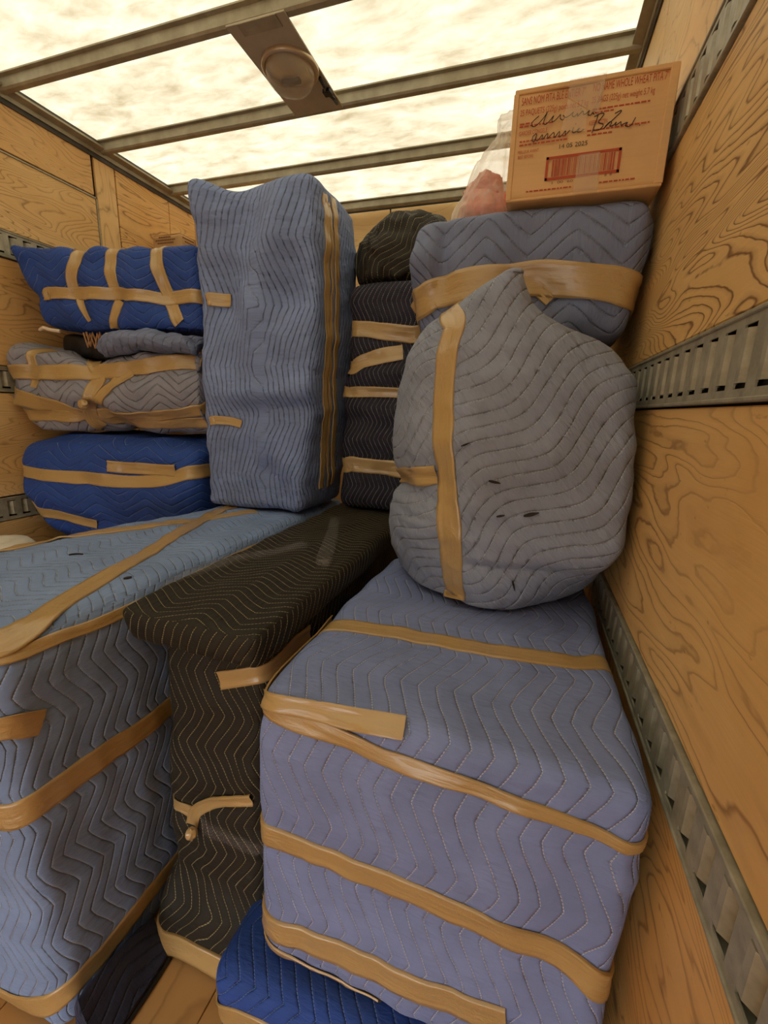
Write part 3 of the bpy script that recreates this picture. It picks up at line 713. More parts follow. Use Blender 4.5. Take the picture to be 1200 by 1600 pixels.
# ------------------------------------------------------------------ big wrapped pieces
# front right box on the royal blue slab
t = thing('wrapped_box', 'large periwinkle quilt-wrapped box in front, against the right plywood wall', 'wrapped furniture', (-.1, .9, .24))
B_FRONT = soft_box([(-.415, .55, .24), (.195, .545, .24), (.205, 1.32, .24), (-.40, 1.32, .24), (-.402, .55, .85), (.207, .535, .85), (.203, 1.33, .85), (-.392, 1.33, .85)], 0.03, 0.009, 'y', bulge=.006)
B_FRONT.wrinkle(.008, .22, 1.3).wrinkle(.004, (.05, .12, .12), 4.0)
B_FRONT.wrinkle(.006, (.05, .1, .13), 2.0, True, lambda V: np.exp(-(((V[:, 0] - .15) / .09) ** 2 + ((V[:, 1] - .54) / .06) ** 2 + ((V[:, 2] - .72) / .13) ** 2)))
B_FRONT.wrinkle(.006, (.07, .07, .3), 6.0, False, lambda V: (V[:, 2] < .8) * 1.0)
B_FRONT.lim(.236, .862).build('quilted_blanket', M_FRONT, t, 'FRONT')

t = thing('wrapped_slab', 'low royal blue quilt-wrapped slab on the floor under the periwinkle box', 'wrapped furniture', (-.1, .8, 0))
B_SLAB = soft_box([(-.505, .50, .002), (.18, .50, .002), (.18, 1.2, .002), (-.505, 1.2, .002), (-.50, .49, .232), (.18, .49, .232), (.18, 1.2, .232), (-.50, 1.2, .232)], 0.05, 0.012, 'y', bulge=.0)
B_SLAB.wrinkle(.005, .15, 2.0)
B_SLAB.lim(.001, .236).build('quilted_blanket', M_ROYAL, t, 'SLAB')

# left cabinet
t = thing('wrapped_cabinet', 'long low cabinet in light blue quilt, its top crossed by two diagonal tapes', 'wrapped furniture', (-1.1, 1.1, 0))
B_CAB = soft_box([(-1.44, .40, .002), (-.79, .40, .002), (-.79, 1.78, .002), (-1.10, 1.78, .002), (-1.45, .38, .92), (-.782, .38, .92), (-.775, 1.80, .915), (-1.10, 1.80, .912)], 0.05, 0.012, 'x', bulge=.004)
B_CAB.wrinkle(.010, .25, 3.0).wrinkle(.004, (.10, .05, .14), 7.0)
B_CAB.lim(.001, .925).build('quilted_blanket', M_CAB, t, 'CAB')

# narrow olive-black cabinet
t = thing('wrapped_cabinet', 'narrow cabinet in black olive quilt between the two blue wrapped pieces', 'wrapped furniture', (-.6, 1.2, 0))
B_OL = soft_box([(-.745, .635, .002), (-.46, .635, .002), (-.44, 1.98, .002), (-.745, 1.98, .002), (-.69, .645, .87), (-.45, .645, .87), (-.44, 1.98, .87), (-.74, 1.98, .87)], 0.03, 0.010, 'x', bulge=.004)
fl = np.clip(1 - B_OL.V[:, 2] / .22, 0, 1)
B_OL.V[:, 1] -= .062 * fl * (B_OL.V[:, 1] < 1.0); B_OL.V[:, 0] -= .03 * fl * (B_OL.V[:, 0] < -.6)
B_OL.wrinkle(.010, .16, 9.0).wrinkle(.005, (.06, .1, .09), 2.5)
B_OL.lim(.001).build('quilted_blanket', M_OLIVE, t, 'OL')
B_LID = soft_box([(-.725, .60, .845), (-.425, .60, .84), (-.425, 1.98, .845), (-.755, 1.98, .845), (-.748, .585, .922), (-.420, .59, .918), (-.425, 1.98, .92), (-.758, 1.98, .92)], 0.022, 0.009, 'x', bulge=.006)
B_LID.wrinkle(.006, .12, 5.0).wrinkle(.002, .05, 3.5)
B_LID.lim(hi=.928).build('blanket_flap', M_OLIVE, t, 'LID')

# tall armoire standing on the left cabinet
t = thing('wrapped_tall_cabinet', 'tall slate blue quilt-wrapped cabinet standing upright on the long low cabinet', 'wrapped furniture', (-1.0, 1.6, .92))
B_TALL = soft_box([(-1.205, 1.405, .925), (-.79, 1.40, .925), (-.775, 1.75, .928), (-1.2, 1.76, .928), (-1.195, 1.40, 2.06), (-.735, 1.405, 2.05), (-.725, 1.76, 2.05), (-1.19, 1.76, 2.06)], 0.035, 0.011, 'y', bulge=.004)
zz = (B_TALL.V[:, 2] - .925) / 1.13
B_TALL.V[:, 0] += .035 * np.sin(math.pi * np.clip(zz, 0, 1)) ** 0.7 * (B_TALL.V[:, 0] > -.95)
B_TALL.wrinkle(.014, (.2, .3, .22), 6.0).wrinkle(.007, (.12, .12, .05), 2.0)
B_TALL.push((-1.0, 1.40, 2.05), (.12, .25, .06), (0, 0, -.020)).push((-1.19, 1.40, 2.05), (.06, .1, .12), (-.012, -.02, .008))
for x, z in ((-.84, 1.93), (-.88, 1.80), (-.96, 1.64)): B_TALL.push((x, 1.40, z), (.06, .08, .10), (0, -.040, 0))
for x, z in ((-1.05, 1.78), (-1.09, 1.66), (-.98, 1.95), (-.80, 1.70)): B_TALL.push((x, 1.40, z), (.07, .08, .11), (0, .034, 0))
for x, z in ((-1.05, 1.36), (-.92, 1.37), (-.78, 1.38)): B_TALL.push((x, 1.40, z), (.09, .08, .04), (0, -.018, 0)).push((x, 1.40, z - .07), (.09, .08, .04), (0, .016, 0))
for x, z in ((-1.0, 1.15), (-.92, 1.07), (-.85, .99)): B_TALL.push((x, 1.40, z), (.05, .08, .05), (0, .026, 0)).push((x + .07, 1.40, z + .05), (.05, .08, .05), (0, -.014, 0))
B_TALL.lim(.928).build('quilted_blanket', M_TALL, t, 'TALL')

# dark stack on the olive cabinet
t = thing('wrapped_stack', 'upright black violet quilt bundle cinched by brown tapes beside the tall slate blue cabinet', 'wrapped furniture', (-.53, 1.75, .92))
B_DARK = soft_box([(-.695, 1.56, .935), (-.40, 1.56, .935), (-.40, 1.92, .935), (-.695, 1.92, .935), (-.66, 1.56, 1.75), (-.385, 1.56, 1.75), (-.385, 1.92, 1.75), (-.66, 1.92, 1.75)], 0.03, 0.011, 'y', bulge=.01)
B_DARK.wrinkle(.012, (.3, .3, .13), 3.3).wrinkle(.005, (.1, .1, .05), 1.1)
B_DARK.lim(.931, 1.768).build('quilted_blanket', M_DARK, t, 'DARK')

# crumpled olive blanket on top of it
def ring_xz(y, pts): return [(x, y, z) for (x, z) in pts]
def ring_yz(x, pts): return [(x, y, z) for (y, z) in pts]
B = [(-.675, 1.79), (-.69, 1.88), (-.655, 1.96), (-.58, 2.02), (-.48, 2.03), (-.38, 2.01), (-.34, 1.92), (-.36, 1.80), (-.50, 1.765), (-.62, 1.765)]
c = (-.53, 1.89)
sc = lambda f, dz=0: [(c[0] + (x - c[0]) * f, c[1] + (z - c[1]) * f + dz) for (x, z) in B]
B_CRUMP = loft([ring_xz(1.60, sc(.55, -.045)), ring_xz(1.66, sc(.86, -.015)), ring_xz(1.75, sc(1)), ring_xz(1.86, sc(.95)), ring_xz(1.92, sc(.7, -.03))], 130, 60, (.03, .03), rot=35, planar=(0, 2))
B_CRUMP.wrinkle(.020, (.10, .16, .12), 8.0).wrinkle(.012, (.05, .09, .07), 3.0, ridged=True)
B_CRUMP.V[:, 2] = np.maximum(B_CRUMP.V[:, 2], 1.770)
t = thing('moving_blanket', 'crumpled black olive moving blanket lying on top of the dark taped bundle', 'blanket', (-.53, 1.75, 1.757))
B_CRUMP.build('quilted_blanket', M_OLIVE, t)

# pointed grey chair bundle on the front box
t = thing('wrapped_bundle', 'pointed grey quilt-wrapped bundle with one wide vertical tape, on the periwinkle box', 'wrapped furniture', (-.07, 1.15, .85))
def ring_xy(z, pts): return [(x, y, z) for (x, y) in pts]
S = [
 ring_xy(.868, [(-.10, .975), (.0, 1.0), (.10, 1.08), (.14, 1.17), (.12, 1.28), (-.1, 1.32), (-.27, 1.30), (-.34, 1.21), (-.24, 1.07)]),
 ring_xy(.93, [(-.105, .955), (.03, .975), (.145, 1.05), (.19, 1.12), (.18, 1.30), (-.1, 1.34), (-.29, 1.33), (-.362, 1.19), (-.25, 1.04)]),
 ring_xy(1.005, [(-.115, .935), (.05, .94), (.178, .975), (.212, 1.06), (.205, 1.31), (-.1, 1.35), (-.30, 1.34), (-.368, 1.18), (-.262, 1.02)]),
 ring_xy(1.05, [(-.115, .93), (.06, .93), (.196, .965), (.22, 1.03), (.21, 1.31), (-.1, 1.35), (-.30, 1.34), (-.362, 1.17), (-.26, 1.01)]),
 ring_xy(1.13, [(-.12, .935), (.06, .935), (.195, .97), (.22, 1.03), (.21, 1.31), (-.1, 1.35), (-.30, 1.33), (-.345, 1.16), (-.25, 1.02)]),
 ring_xy(1.27, [(-.13, .945), (.05, .945), (.185, .975), (.214, 1.03), (.20, 1.30), (-.1, 1.34), (-.30, 1.32), (-.357, 1.15), (-.26, 1.01)]),
 ring_xy(1.39, [(-.145, .96), (.03, .955), (.16, .985), (.199, 1.035), (.18, 1.26), (-.1, 1.30), (-.28, 1.28), (-.342, 1.15), (-.25, 1.02)]),
 ring_xy(1.455, [(-.155, .975), (-.01, .965), (.09, .99), (.142, 1.04), (.12, 1.16), (-.1, 1.20), (-.25, 1.20), (-.325, 1.13), (-.235, 1.02)]),
 ring_xy(1.505, [(-.16, .99), (-.05, .975), (.01, .995), (.045, 1.035), (.02, 1.12), (-.1, 1.17), (-.22, 1.17), (-.285, 1.12), (-.22, 1.03)]),
 ring_xy(1.548, [(-.145, .995), (-.085, .985), (-.045, .995), (-.018, 1.02), (-.04, 1.07), (-.1, 1.10), (-.18, 1.12), (-.228, 1.10), (-.20, 1.04)]),
 ring_xy(1.60, [(-.078, 1.0), (-.065, .995), (-.052, 1.0), (-.047, 1.012), (-.052, 1.03), (-.065, 1.035), (-.079, 1.03), (-.088, 1.02), (-.086, 1.01)]),
]
B_CHAIR = loft(S, 220, 140, (.004, .010), rot=50, sharp=.55, planar=(0, 2))
B_CHAIR.wrinkle(.007, .2, 5.0).wrinkle(.005, (.12, .12, .05), 2.2)
B_CHAIR.wrinkle(.009, (.3, .3, .03), 1.0, True, lambda V: np.exp(-((V[:, 0] + .24) / .11) ** 2 - ((V[:, 2] - 1.10) / .09) ** 2))
B_CHAIR.push((.02, .93, .985), (.16, .08, .012), (0, .012, 0))
B_CHAIR.push((-.33, 1.1, 1.135), (.08, .15, .03), (.018, .0, 0))
B_CHAIR.lim(.870).build('quilted_blanket', M_GREYBAG, t, 'CHAIR')

# grey bundle behind it, carrying the carton
t = thing('wrapped_bundle', 'grey blue quilt-wrapped bundle under the printed carton, one tape round it', 'wrapped furniture', (-.08, 1.45, 0))
def sec(x, y0, y1, z0, z1):
    return ring_yz(x, [(y0 + .02, z0 + .05), (y0, (z0 + z1) / 2 - .02), (y0 + .005, z1 - .07), (y0 + .035, z1 - .008), ((y0 + y1) / 2, z1), (y1 - .05, z1 - .02), (y1, (z0 + z1) / 2), (y1 - .04, z0 + .03), ((y0 + y1) / 2, z0), (y0 + .08, z0 + .005)])
B_ARM = loft([sec(-.350, 1.28, 1.60, 1.58, 1.785), sec(-.325, 1.23, 1.68, 1.53, 1.805), sec(-.25, 1.21, 1.72, 1.50, 1.810), sec(-.1, 1.19, 1.74, 1.49, 1.803), sec(.05, 1.19, 1.74, 1.49, 1.801), sec(.15, 1.19, 1.74, 1.50, 1.801), sec(.192, 1.20, 1.72, 1.52, 1.795), sec(.212, 1.23, 1.68, 1.56, 1.775)], 190, 110, (.02, .012), rot=0)
B_ARM.wrinkle(.006, .18, 4.0).wrinkle(.003, .06, 2.0)
B_ARM.push((-.30, 1.22, 1.70), (.05, .08, .05), (-.02, -.02, .01)).push((-.255, 1.2, 1.70), (.02, .08, .10), (0, .025, 0)).lim(hi=1.799).build('quilted_blanket', M_GREYTOP, t, 'ARM')
B_LEG = soft_box([(-.28, 1.42, .002), (.15, 1.42, .002), (.15, 1.58, .002), (-.28, 1.58, .002), (-.28, 1.40, 1.52), (.17, 1.40, 1.52), (.17, 1.58, 1.52), (-.28, 1.58, 1.52)], .03, .02, 'y')
B_LEG.wrinkle(.01, .2, 3.0)
B_LEG.build('lower_wrap', M_GREYTOP, t)

# ------------------------------------------------------------------ left stack
t = thing('wrapped_bundle', 'royal blue taped bundle with a pointed end, topmost of the stack by the left wall', 'wrapped furniture', (-1.65, 1.6, 1.6))
B_A = soft_box([(-1.95, 1.37, 1.605), (-1.235, 1.46, 1.59), (-1.235, 1.80, 1.59), (-1.95, 1.80, 1.605), (-2.08, 1.35, 1.905), (-1.235, 1.46, 1.895), (-1.235, 1.80, 1.895), (-2.08, 1.80, 1.905)], 0.035, 0.011, 'y', bulge=.012, side_rot=90)
B_A.wrinkle(.016, (.2, .2, .12), 4.0).wrinkle(.008, (.08, .1, .06), 2.0)
B_A.push((-1.98, 1.36, 1.75), (.08, .2, .07), (.05, 0, 0)).push((-2.07, 1.35, 1.90), (.07, .2, .05), (-.01, 0, .02))
B_A.lim(1.6).build('quilted_blanket', M_ROYAL, t, 'A')

t = thing('wrapped_bundle', 'pale grey quilt bundle with crumpled tapes, middle of the stack by the left wall', 'wrapped furniture', (-1.65, 1.6, 1.2))
B_B = loft([sec(-2.098, 1.33, 1.6, 1.23, 1.51), sec(-2.07, 1.30, 1.7, 1.195, 1.535), sec(-1.93, 1.31, 1.74, 1.175, 1.515), sec(-1.74, 1.34, 1.76, 1.20, 1.475), sec(-1.64, 1.36, 1.76, 1.215, 1.48), sec(-1.5, 1.38, 1.76, 1.20, 1.51), sec(-1.35, 1.41, 1.76, 1.21, 1.515), sec(-1.25, 1.44, 1.76, 1.22, 1.515)], 170, 120, (.02, .01), rot=0)
B_B.push((-1.67, 1.34, 1.21), (.06, .2, .06), (0, .03, .03))
B_B.wrinkle(.010, (.16, .16, .1), 3.0).wrinkle(.006, (.07, .1, .04), 1.0)
B_B.lim(1.19).build('quilted_blanket', M_GREYLEFT, t, 'B')
def secf(x, y, z, r, k=1.0):
    return [(x + .02 * math.sin(a * 2), y + r * 1.2 * math.cos(a), z + r * k * math.sin(a)) for a in (2 * math.pi * i / 10 for i in range(10))]
B_F = loft([secf(-1.655, 1.40, 1.515, .024), secf(-1.62, 1.395, 1.535, .04, .9), secf(-1.54, 1.40, 1.548, .045, .9), secf(-1.44, 1.41, 1.555, .045, .85), secf(-1.34, 1.43, 1.545, .045, .8), secf(-1.26, 1.45, 1.54, .045, .8)], 70, 60, (.01, .008), rot=90)
B_F.wrinkle(.010, (.08, .06, .05), 3.0).wrinkle(.005, (.03, .05, .02), 6.0, ridged=True)
B_F.build('blanket_fold', M_GREYTOP, t)

t = thing('wrapped_bundle', 'big rounded royal blue quilt bundle, lowest of the stack by the left wall', 'wrapped furniture', (-1.65, 1.6, 0))
def secz(z, x0, x1, y0, y1, k=.065):
    return ring_xy(z, [(x0 + k, y0 + .01), ((x0 + x1) / 2 - .1, y0 + .03), ((x0 + x1) / 2 + .2, y0 + .08), (x1 - .03, y0 + .13), (x1, y0 + .24), (x1 - .03, y1), ((x0 + x1) / 2, y1), (x0 + k, y1 - .02), (x0, y0 + .26), (x0 + .004, y0 + .07)])
B_C = loft([secz(.004, -1.88, -1.30, 1.42, 1.7), secz(.55, -1.90, -1.29, 1.38, 1.74), secz(.70, -1.97, -1.27, 1.33, 1.76), secz(.80, -2.04, -1.245, 1.275, 1.77), secz(.95, -2.095, -1.24, 1.25, 1.77), secz(1.06, -2.095, -1.24, 1.26, 1.77), secz(1.135, -2.06, -1.24, 1.30, 1.76), secz(1.175, -1.95, -1.3, 1.37, 1.7)], 190, 120, (.0, .004), rot=90, sharp=.3)
B_C.wrinkle(.012, .2, 5.0).wrinkle(.006, (.1, .1, .06), 3.0)
B_C.lim(.002, 1.183).build('quilted_blanket', M_ROYAL, t, 'C')

# ------------------------------------------------------------------ cartons
M_RED = simple('red_print', srgb(176, 72, 40), 0.8)
M_PRINT = simple('brown_print', srgb(120, 76, 40), 0.8)
M_INK = simple('black_ink', srgb(38, 32, 32), 0.7)
def film(name, col, a, rough=0.15):
    k = NT(name); tr = k.n('BsdfTransparent'); g = k.n('BsdfPrincipled')
    g.inputs['Base Color'].default_value = col; g.inputs['Roughness'].default_value = rough
    co = k.coord('Object'); n = k.noise(co, 40.0, 3.0, 0.6, 1.0); k.link(k.bump(n, 0.7, 0.004), g.inputs['Normal'])
    fr = k.n('LayerWeight'); fr.inputs[0].default_value = 0.35
    mx = k.n('MixShader'); k.link(k.math('MULTIPLY_ADD', fr.outputs['Facing'], 0.45, a, clamp=True), mx.inputs[0])
    k.link(tr.outputs[0], mx.inputs[1]); k.link(g.outputs[0], mx.inputs[2]); k.link(mx.outputs[0], k.out.inputs[0])
    return k.m
k = NT('clear_packing_tape'); tr_ = k.n('BsdfTransparent'); pb_ = k.n('BsdfPrincipled'); pb_.inputs['Base Color'].default_value = srgb(176, 172, 168); pb_.inputs['Roughness'].default_value = .3
mx = k.n('MixShader'); mx.inputs[0].default_value = .13; k.link(tr_.outputs[0], mx.inputs[1]); k.link(pb_.outputs[0], mx.inputs[2]); k.link(mx.outputs[0], k.out.inputs[0])
M_CLEAR = k.m
M_FILM = film('clear_tape_film', srgb(240, 222, 190), 0.12)

def text(body, x0, x1, z, cap, y, mat, parent, name='lettering', face='front'):
    cu = bpy.data.curves.new(name, 'FONT'); cu.body = body; cu.size = 1.0; cu.extrude = 0.0
    cu.materials.append(mat)
    o = bpy.data.objects.new(name, cu); COL.objects.link(o)
    bpy.context.view_layer.update()
    w = max(o.dimensions.x, 1e-3); hcap = 0.70
    o.parent = parent; b = wloc(parent)
    o.scale = ((x1 - x0) / w, cap / hcap, 1)
    if face == 'front':
        o.rotation_euler = (math.pi / 2, 0, 0); o.location = Vector((x0, y, z)) - b
    else:
        o.rotation_euler = (math.pi / 2, 0, math.pi / 2); o.location = Vector((y, x0, z)) - b
    bpy.context.view_layer.update()
    me = bpy.data.meshes.new_from_object(o.evaluated_get(bpy.context.evaluated_depsgraph_get())); mo = bpy.data.objects.new('lettering_mesh', me)
    mo.parent, mo.location, mo.rotation_euler, mo.scale = o.parent, o.location, o.rotation_euler, o.scale
    bpy.data.objects.remove(o); bpy.data.curves.remove(cu); mo.name = name; COL.objects.link(mo)
    return mo

def flat(quads, y, name, mat, parent, th=0.0004):
    """thin flat pieces lying on a front face (x, z corners)"""
    m = MB()
    for q in quads:
        n = len(q); V = [(x, y, z) for x, z in q] + [(x, y + th, z) for x, z in q]
        m.add(V, [list(range(n)), list(range(n, 2 * n))[::-1]] + [(i, n + i, n + (i + 1) % n, (i + 1) % n) for i in range(n)])
    return m.build(name, mat, parent)

def small_print(x0, x1, z, h, y, mat, parent):
    """a line of print too small to read: word-sized dashes"""
    q = []; x = x0; r = random.Random(int(x0 * 1e4) + int(z * 1e4))
    while x < x1:
        w = min(r.uniform(.004, .011), x1 - x); q.append([(x, z), (x + w, z), (x + w, z + h), (x, z + h)]); x += w + .0022
    o = flat(q, y, 'printed_line', mat, parent); o['kind'] = 'stuff'; return o

def carton(t, x0, x1, y0, y1, z0, z1, mat, flaps=True, dent=0.004, seed=0):
    r = random.Random(seed); b = soft_box([(x0, y0, z0), (x1, y0, z0), (x1, y1, z0), (x0, y1, z0), (x0, y0, z1), (x1, y0, z1), (x1, y1, z1), (x0, y1, z1)], .005, .012, 'y')
    b.wrinkle(dent, .12, seed * 3.1); b.V[:, 1] = np.maximum(b.V[:, 1], y0 - .0015)
    o = b.build('carton_body', mat, t)
    if flaps:
        m = MB(); ym = (y0 + y1) / 2
        m.box(x0 + .002, x1 - .002, y0 + .003, ym - .001, z1 + .0005, z1 + .004, .001); m.build('top_flap', mat, t)
        m = MB(); m.box(x0 + .002, x1 - .002, ym + .001, y1 - .003, z1 + .0005, z1 + .004, .001); m.build('top_flap', mat, t)
    return b

BY = 1.18
t = thing('cardboard_carton', 'printed cardboard pita carton with handwriting and red barcode, high beside the right wall', 'box', (.055, 1.32, 1.80))
carton(t, -.108, .214, BY, 1.42, 1.803, 2.016, M_CARD, seed=4)
YF2 = BY - .0022
m = MB()      # raised edges of the folded end flaps
m.box(-.108, -.0965, BY - .004, BY + .004, 1.803, 2.012, .0015); m.build('end_flap_edge', M_CARD, t)
m = MB(); m.box(.197, .2135, BY - .004, BY + .004, 1.806, 2.018, .0015); m.build('end_flap_edge', M_CARD, t)
m = MB(); m.box(-.106, .213, BY - .003, BY + .003, 2.010, 2.020, .0015); m.build('lid_edge', M_CARD, t)
m = MB(); m.box(-.107, .212, BY - .003, BY + .003, 1.8005, 1.8065, .0015); m.build('bottom_edge', M_CARD, t)
text('SANS NOM PITA BLÉ ENTIER 7"', -.091, .040, 1.989, .0145, YF2, M_RED, t)
text('NO NAME WHOLE WHEAT PITA 7"', .054, .194, 1.992, .0145, YF2, M_RED, t)
text('25 PAQUETS (225g) poids net 5,7 kg', -.092, .048, 1.969, .0115, YF2, M_RED, t)
text('25 BAGS (225g) net weight 5.7 kg', .054, .173, 1.9715, .0115, YF2, M_RED, t)
text('GARDER CONGELÉ', -.091, -.031, 1.931, .0085, YF2, M_RED, t)
text('KEEP FROZEN', .054, .090, 1.931, .0085, YF2, M_RED, t)
text('MEILLEUR AVANT:', -.090, -.044, 1.896, .0060, YF2, M_RED, t)
text('BEST BEFORE:', -.089, -.055, 1.886, .0060, YF2, M_RED, t)
text('14 05 2025', -.004, .053, 1.8955, .0085, YF2, M_INK, t)
text('1  00  60', -.012, .032, 1.8275, .005, YF2, M_PRINT, t); text('8  8', .098, .112, 1.831, .005, YF2, M_PRINT, t)
for (a, b, z) in ((-.091, -.064, 1.952), (-.091, -.020, 1.947), (-.088, .013, 1.911), (-.088, .010, 1.918), (.052, .172, 1.920), (.053, .102, 1.912), (.057, .167, 1.958), (.057, .100, 1.952), (-.064, .035, 1.817), (.089, .159, 1.819)):
    small_print(a, b, z, .0028, YF2, M_RED, t)
fr = .0052
q = [[(-.026, 1.836), (.126, 1.836), (.126, 1.836 + fr), (-.026, 1.836 + fr)], [(-.026, 1.882 - fr), (.126, 1.882 - fr), (.126, 1.882), (-.026, 1.882)],
     [(-.026, 1.836), (-.026 + fr, 1.836), (-.026 + fr, 1.882), (-.026, 1.882)], [(.126 - fr, 1.836), (.126, 1.836), (.126, 1.882), (.126 - fr, 1.882)]]
bc = flat(q, YF2, 'barcode_frame', M_RED, t)
q = []; x = -.0125; r = random.Random(11)
while x < .112:
    w = r.choice((.0011, .0011, .0022, .0032)); q.append([(x, 1.8425), (x + w, 1.8425), (x + w, 1.8755), (x, 1.8755)]); x += w + r.choice((.0012, .0018, .0026))
o = flat(q, YF2, 'barcode_bars', M_RED, t); o['kind'] = 'stuff'
HAND = [
 [(-.051, 1.964), (-.063, 1.955), (-.065, 1.948), (-.059, 1.945), (-.05, 1.95), (-.039, 1.961), (-.034, 1.969), (-.04, 1.951), (-.036, 1.946), (-.029, 1.95), (-.02, 1.96), (-.023, 1.951), (-.019, 1.949), (-.012, 1.954), (-.006, 1.96), (-.006, 1.953), (0, 1.949), (.003, 1.954), (-.001, 1.958), (.005, 1.953), (.014, 1.956), (.02, 1.961), (.018, 1.955), (.023, 1.952), (.029, 1.957), (.029, 1.952), (.034, 1.956), (.039, 1.96), (.041, 1.954), (.046, 1.954), (.052, 1.959), (.05, 1.952), (.055, 1.95), (.059, 1.954), (.062, 1.95)],
 [(.034, 1.965), (.0355, 1.964)],
 [(-.053, 1.931), (-.06, 1.926), (-.06, 1.918), (-.056, 1.916), (-.053, 1.925), (-.052, 1.93), (-.053, 1.92), (-.049, 1.917), (-.04, 1.927), (-.04, 1.918), (-.035, 1.922), (-.029, 1.928), (-.028, 1.918), (-.023, 1.923), (-.016, 1.928), (-.014, 1.918), (-.008, 1.925), (-.004, 1.928), (-.004, 1.918), (.002, 1.921), (.008, 1.928), (.008, 1.921), (.013, 1.924), (.017, 1.928)],
 [(.024, 1.932), (.022, 1.924), (.027, 1.922), (.033, 1.927), (.036, 1.929), (.032, 1.923), (.039, 1.922), (.045, 1.926)], [(.027, 1.938), (.0285, 1.937)],
 [(.071, 1.949), (.062, 1.916)], [(.063, 1.946), (.075, 1.95), (.082, 1.948), (.073, 1.935), (.083, 1.929), (.077, 1.921), (.065, 1.921)],
 [(.103, 1.946), (.114, 1.95), (.112, 1.945), (.087, 1.924), (.085, 1.922)], [(.087, 1.925), (.095, 1.932), (.099, 1.93), (.096, 1.924), (.103, 1.925), (.108, 1.93), (.107, 1.924), (.113, 1.927), (.117, 1.929), (.118, 1.923), (.124, 1.925), (.13, 1.926), (.126, 1.921), (.136, 1.919), (.144, 1.933)], [(.153, 1.9185), (.1545, 1.9175)]]
m = MB()
for s in HAND:
    P = catmull(np.array([(x, BY - .0026, z) for x, z in s]), max(4, len(s) * 4)); m.tube([tuple(p) for p in P], .00085, 5)
m.build('handwriting', M_INK, t)
flat([[(.006, 2.022), (.078, 2.023), (.071, 1.951), (.052, 1.959), (.005, 1.99)]], BY - .0032, 'clear_tape', M_FILM, t)
flat([[(.006, 1.987), (.047, 1.96), (.049, 1.92), (-.001, 1.93)]], BY - .0038, 'clear_tape', M_FILM, t)
flat([[(.041, 1.878), (.084, 1.879), (.087, 1.800), (.058, 1.802), (.037, 1.802)]], BY - .0032, 'clear_tape', M_FILM, t)
m = MB(); m.tube([(.055, BY - .004, 1.952), (.066, BY - .005, 1.975), (.074, BY - .004, 2.0), (.073, BY - .004, 2.02)], .0012, 6); m.build('tape_fold', M_FILM, t)
m = MB(); m.box(.006, .078, BY - .002, 1.30, 2.0202, 2.0208); m.build('clear_tape', M_FILM, t)

t = thing('cardboard_carton', 'plain brown carton with dark printed lines, behind the blue top bundle at the left wall', 'box', (-1.97, 2.2, 1.6))
carton(t, -2.058, -1.872, 2.10, 2.40, 1.62, 2.200, M_CARD2, seed=2)
for (a, b, z) in ((-2.015, -1.935, 2.186), (-2.037, -1.905, 2.172), (-2.025, -1.918, 2.158)): small_print(a, b, z, .006, 2.0975, M_PRINT, t)
for (a, b, z) in ((2.115, 2.20, 2.184), (2.13, 2.21, 2.168)):
    m = MB()
    for k in range(6): m.box(-1.8712, -1.8700, a + k * (b - a) / 6, a + (k + .8) * (b - a) / 6, z, z + .006)
    o = m.build('printed_line', M_PRINT, t); o['kind'] = 'stuff'
t = thing('cardboard_carton', 'tall brown carton seen as a narrow strip behind the tall slate blue cabinet', 'box', (-1.65, 2.4, 0))
carton(t, -1.864, -1.40, 2.2, 2.65, .003, 2.30, M_CARD2, seed=3, dent=.003)
t = thing('cardboard_carton', 'brown carton hidden under the small carton with printed lines by the left wall', 'box', (-1.97, 2.3, 0))
carton(t, -2.10, -1.876, 2.05, 2.5, .003, 1.612, M_CARD2, seed=5, dent=.002)

# ------------------------------------------------------------------ plastic bag of red things
M_BAG = film('bag_film', srgb(244, 232, 214), 0.2, 0.15)
M_PINK = simple('red_pink_cloth', srgb(190, 70, 52), 0.7, 0, 22, 0.2, 0.006, 30, alt=srgb(222, 150, 124))
t = thing('plastic_bag', 'clear plastic bag of red things behind the printed pita carton', 'bag', (-.18, 1.43, 1.815))
Body.keep = lambda s: (setattr(s, 'V', np.minimum(s.V, np.array([-.115, 9, 9]))), s)[1]
def ell(cx, cy, cz, rx, ry, rz, n=14, m=9, seed=0.0, amp=.0):
    ss = []
    for i in range(m):
        a = math.pi * (i + .35) / (m - .3); r_ = math.sin(a); z = cz - rz * math.cos(a)
        ss.append([(cx + rx * r_ * math.cos(2 * math.pi * k / n), cy + ry * r_ * math.sin(2 * math.pi * k / n), z) for k in range(n)])
    b = loft(ss, 60, 40, (.004, .004), capn=4)
    return b.wrinkle(amp, (.04, .04, .05), seed).wrinkle(amp * .5, .02, seed + 3, ridged=True)
ell(-.182, 1.43, 1.876, .080, .075, .058, seed=2.0, amp=.016).keep().build('red_contents', M_PINK, t)
ell(-.195, 1.42, 1.935, .045, .04, .034, seed=6.0, amp=.018).keep().build('red_contents', M_PINK, t)
bg_s = []
for (z, rx, cx) in ((1.818, .062, -.185), (1.84, .088, -.185), (1.88, .092, -.182), (1.93, .075, -.175), (1.98, .062, -.165), (2.03, .044, -.152), (2.065, .028, -.142), (2.10, .034, -.135)):
    bg_s.append([(cx + rx * math.cos(2 * math.pi * k / 14), 1.43 + rx * .95 * math.sin(2 * math.pi * k / 14), z) for k in range(14)])
bgb = loft(bg_s, 110, 70, (.002, .002), capn=4)
bgb.wrinkle(.008, (.05, .05, .09), 4.0).wrinkle(.006, (.02, .02, .12), 8.0, ridged=True)
bgb.V[:, 0] = np.minimum(bgb.V[:, 0], -.112)
bgb.build('bag_film', M_BAG, t)

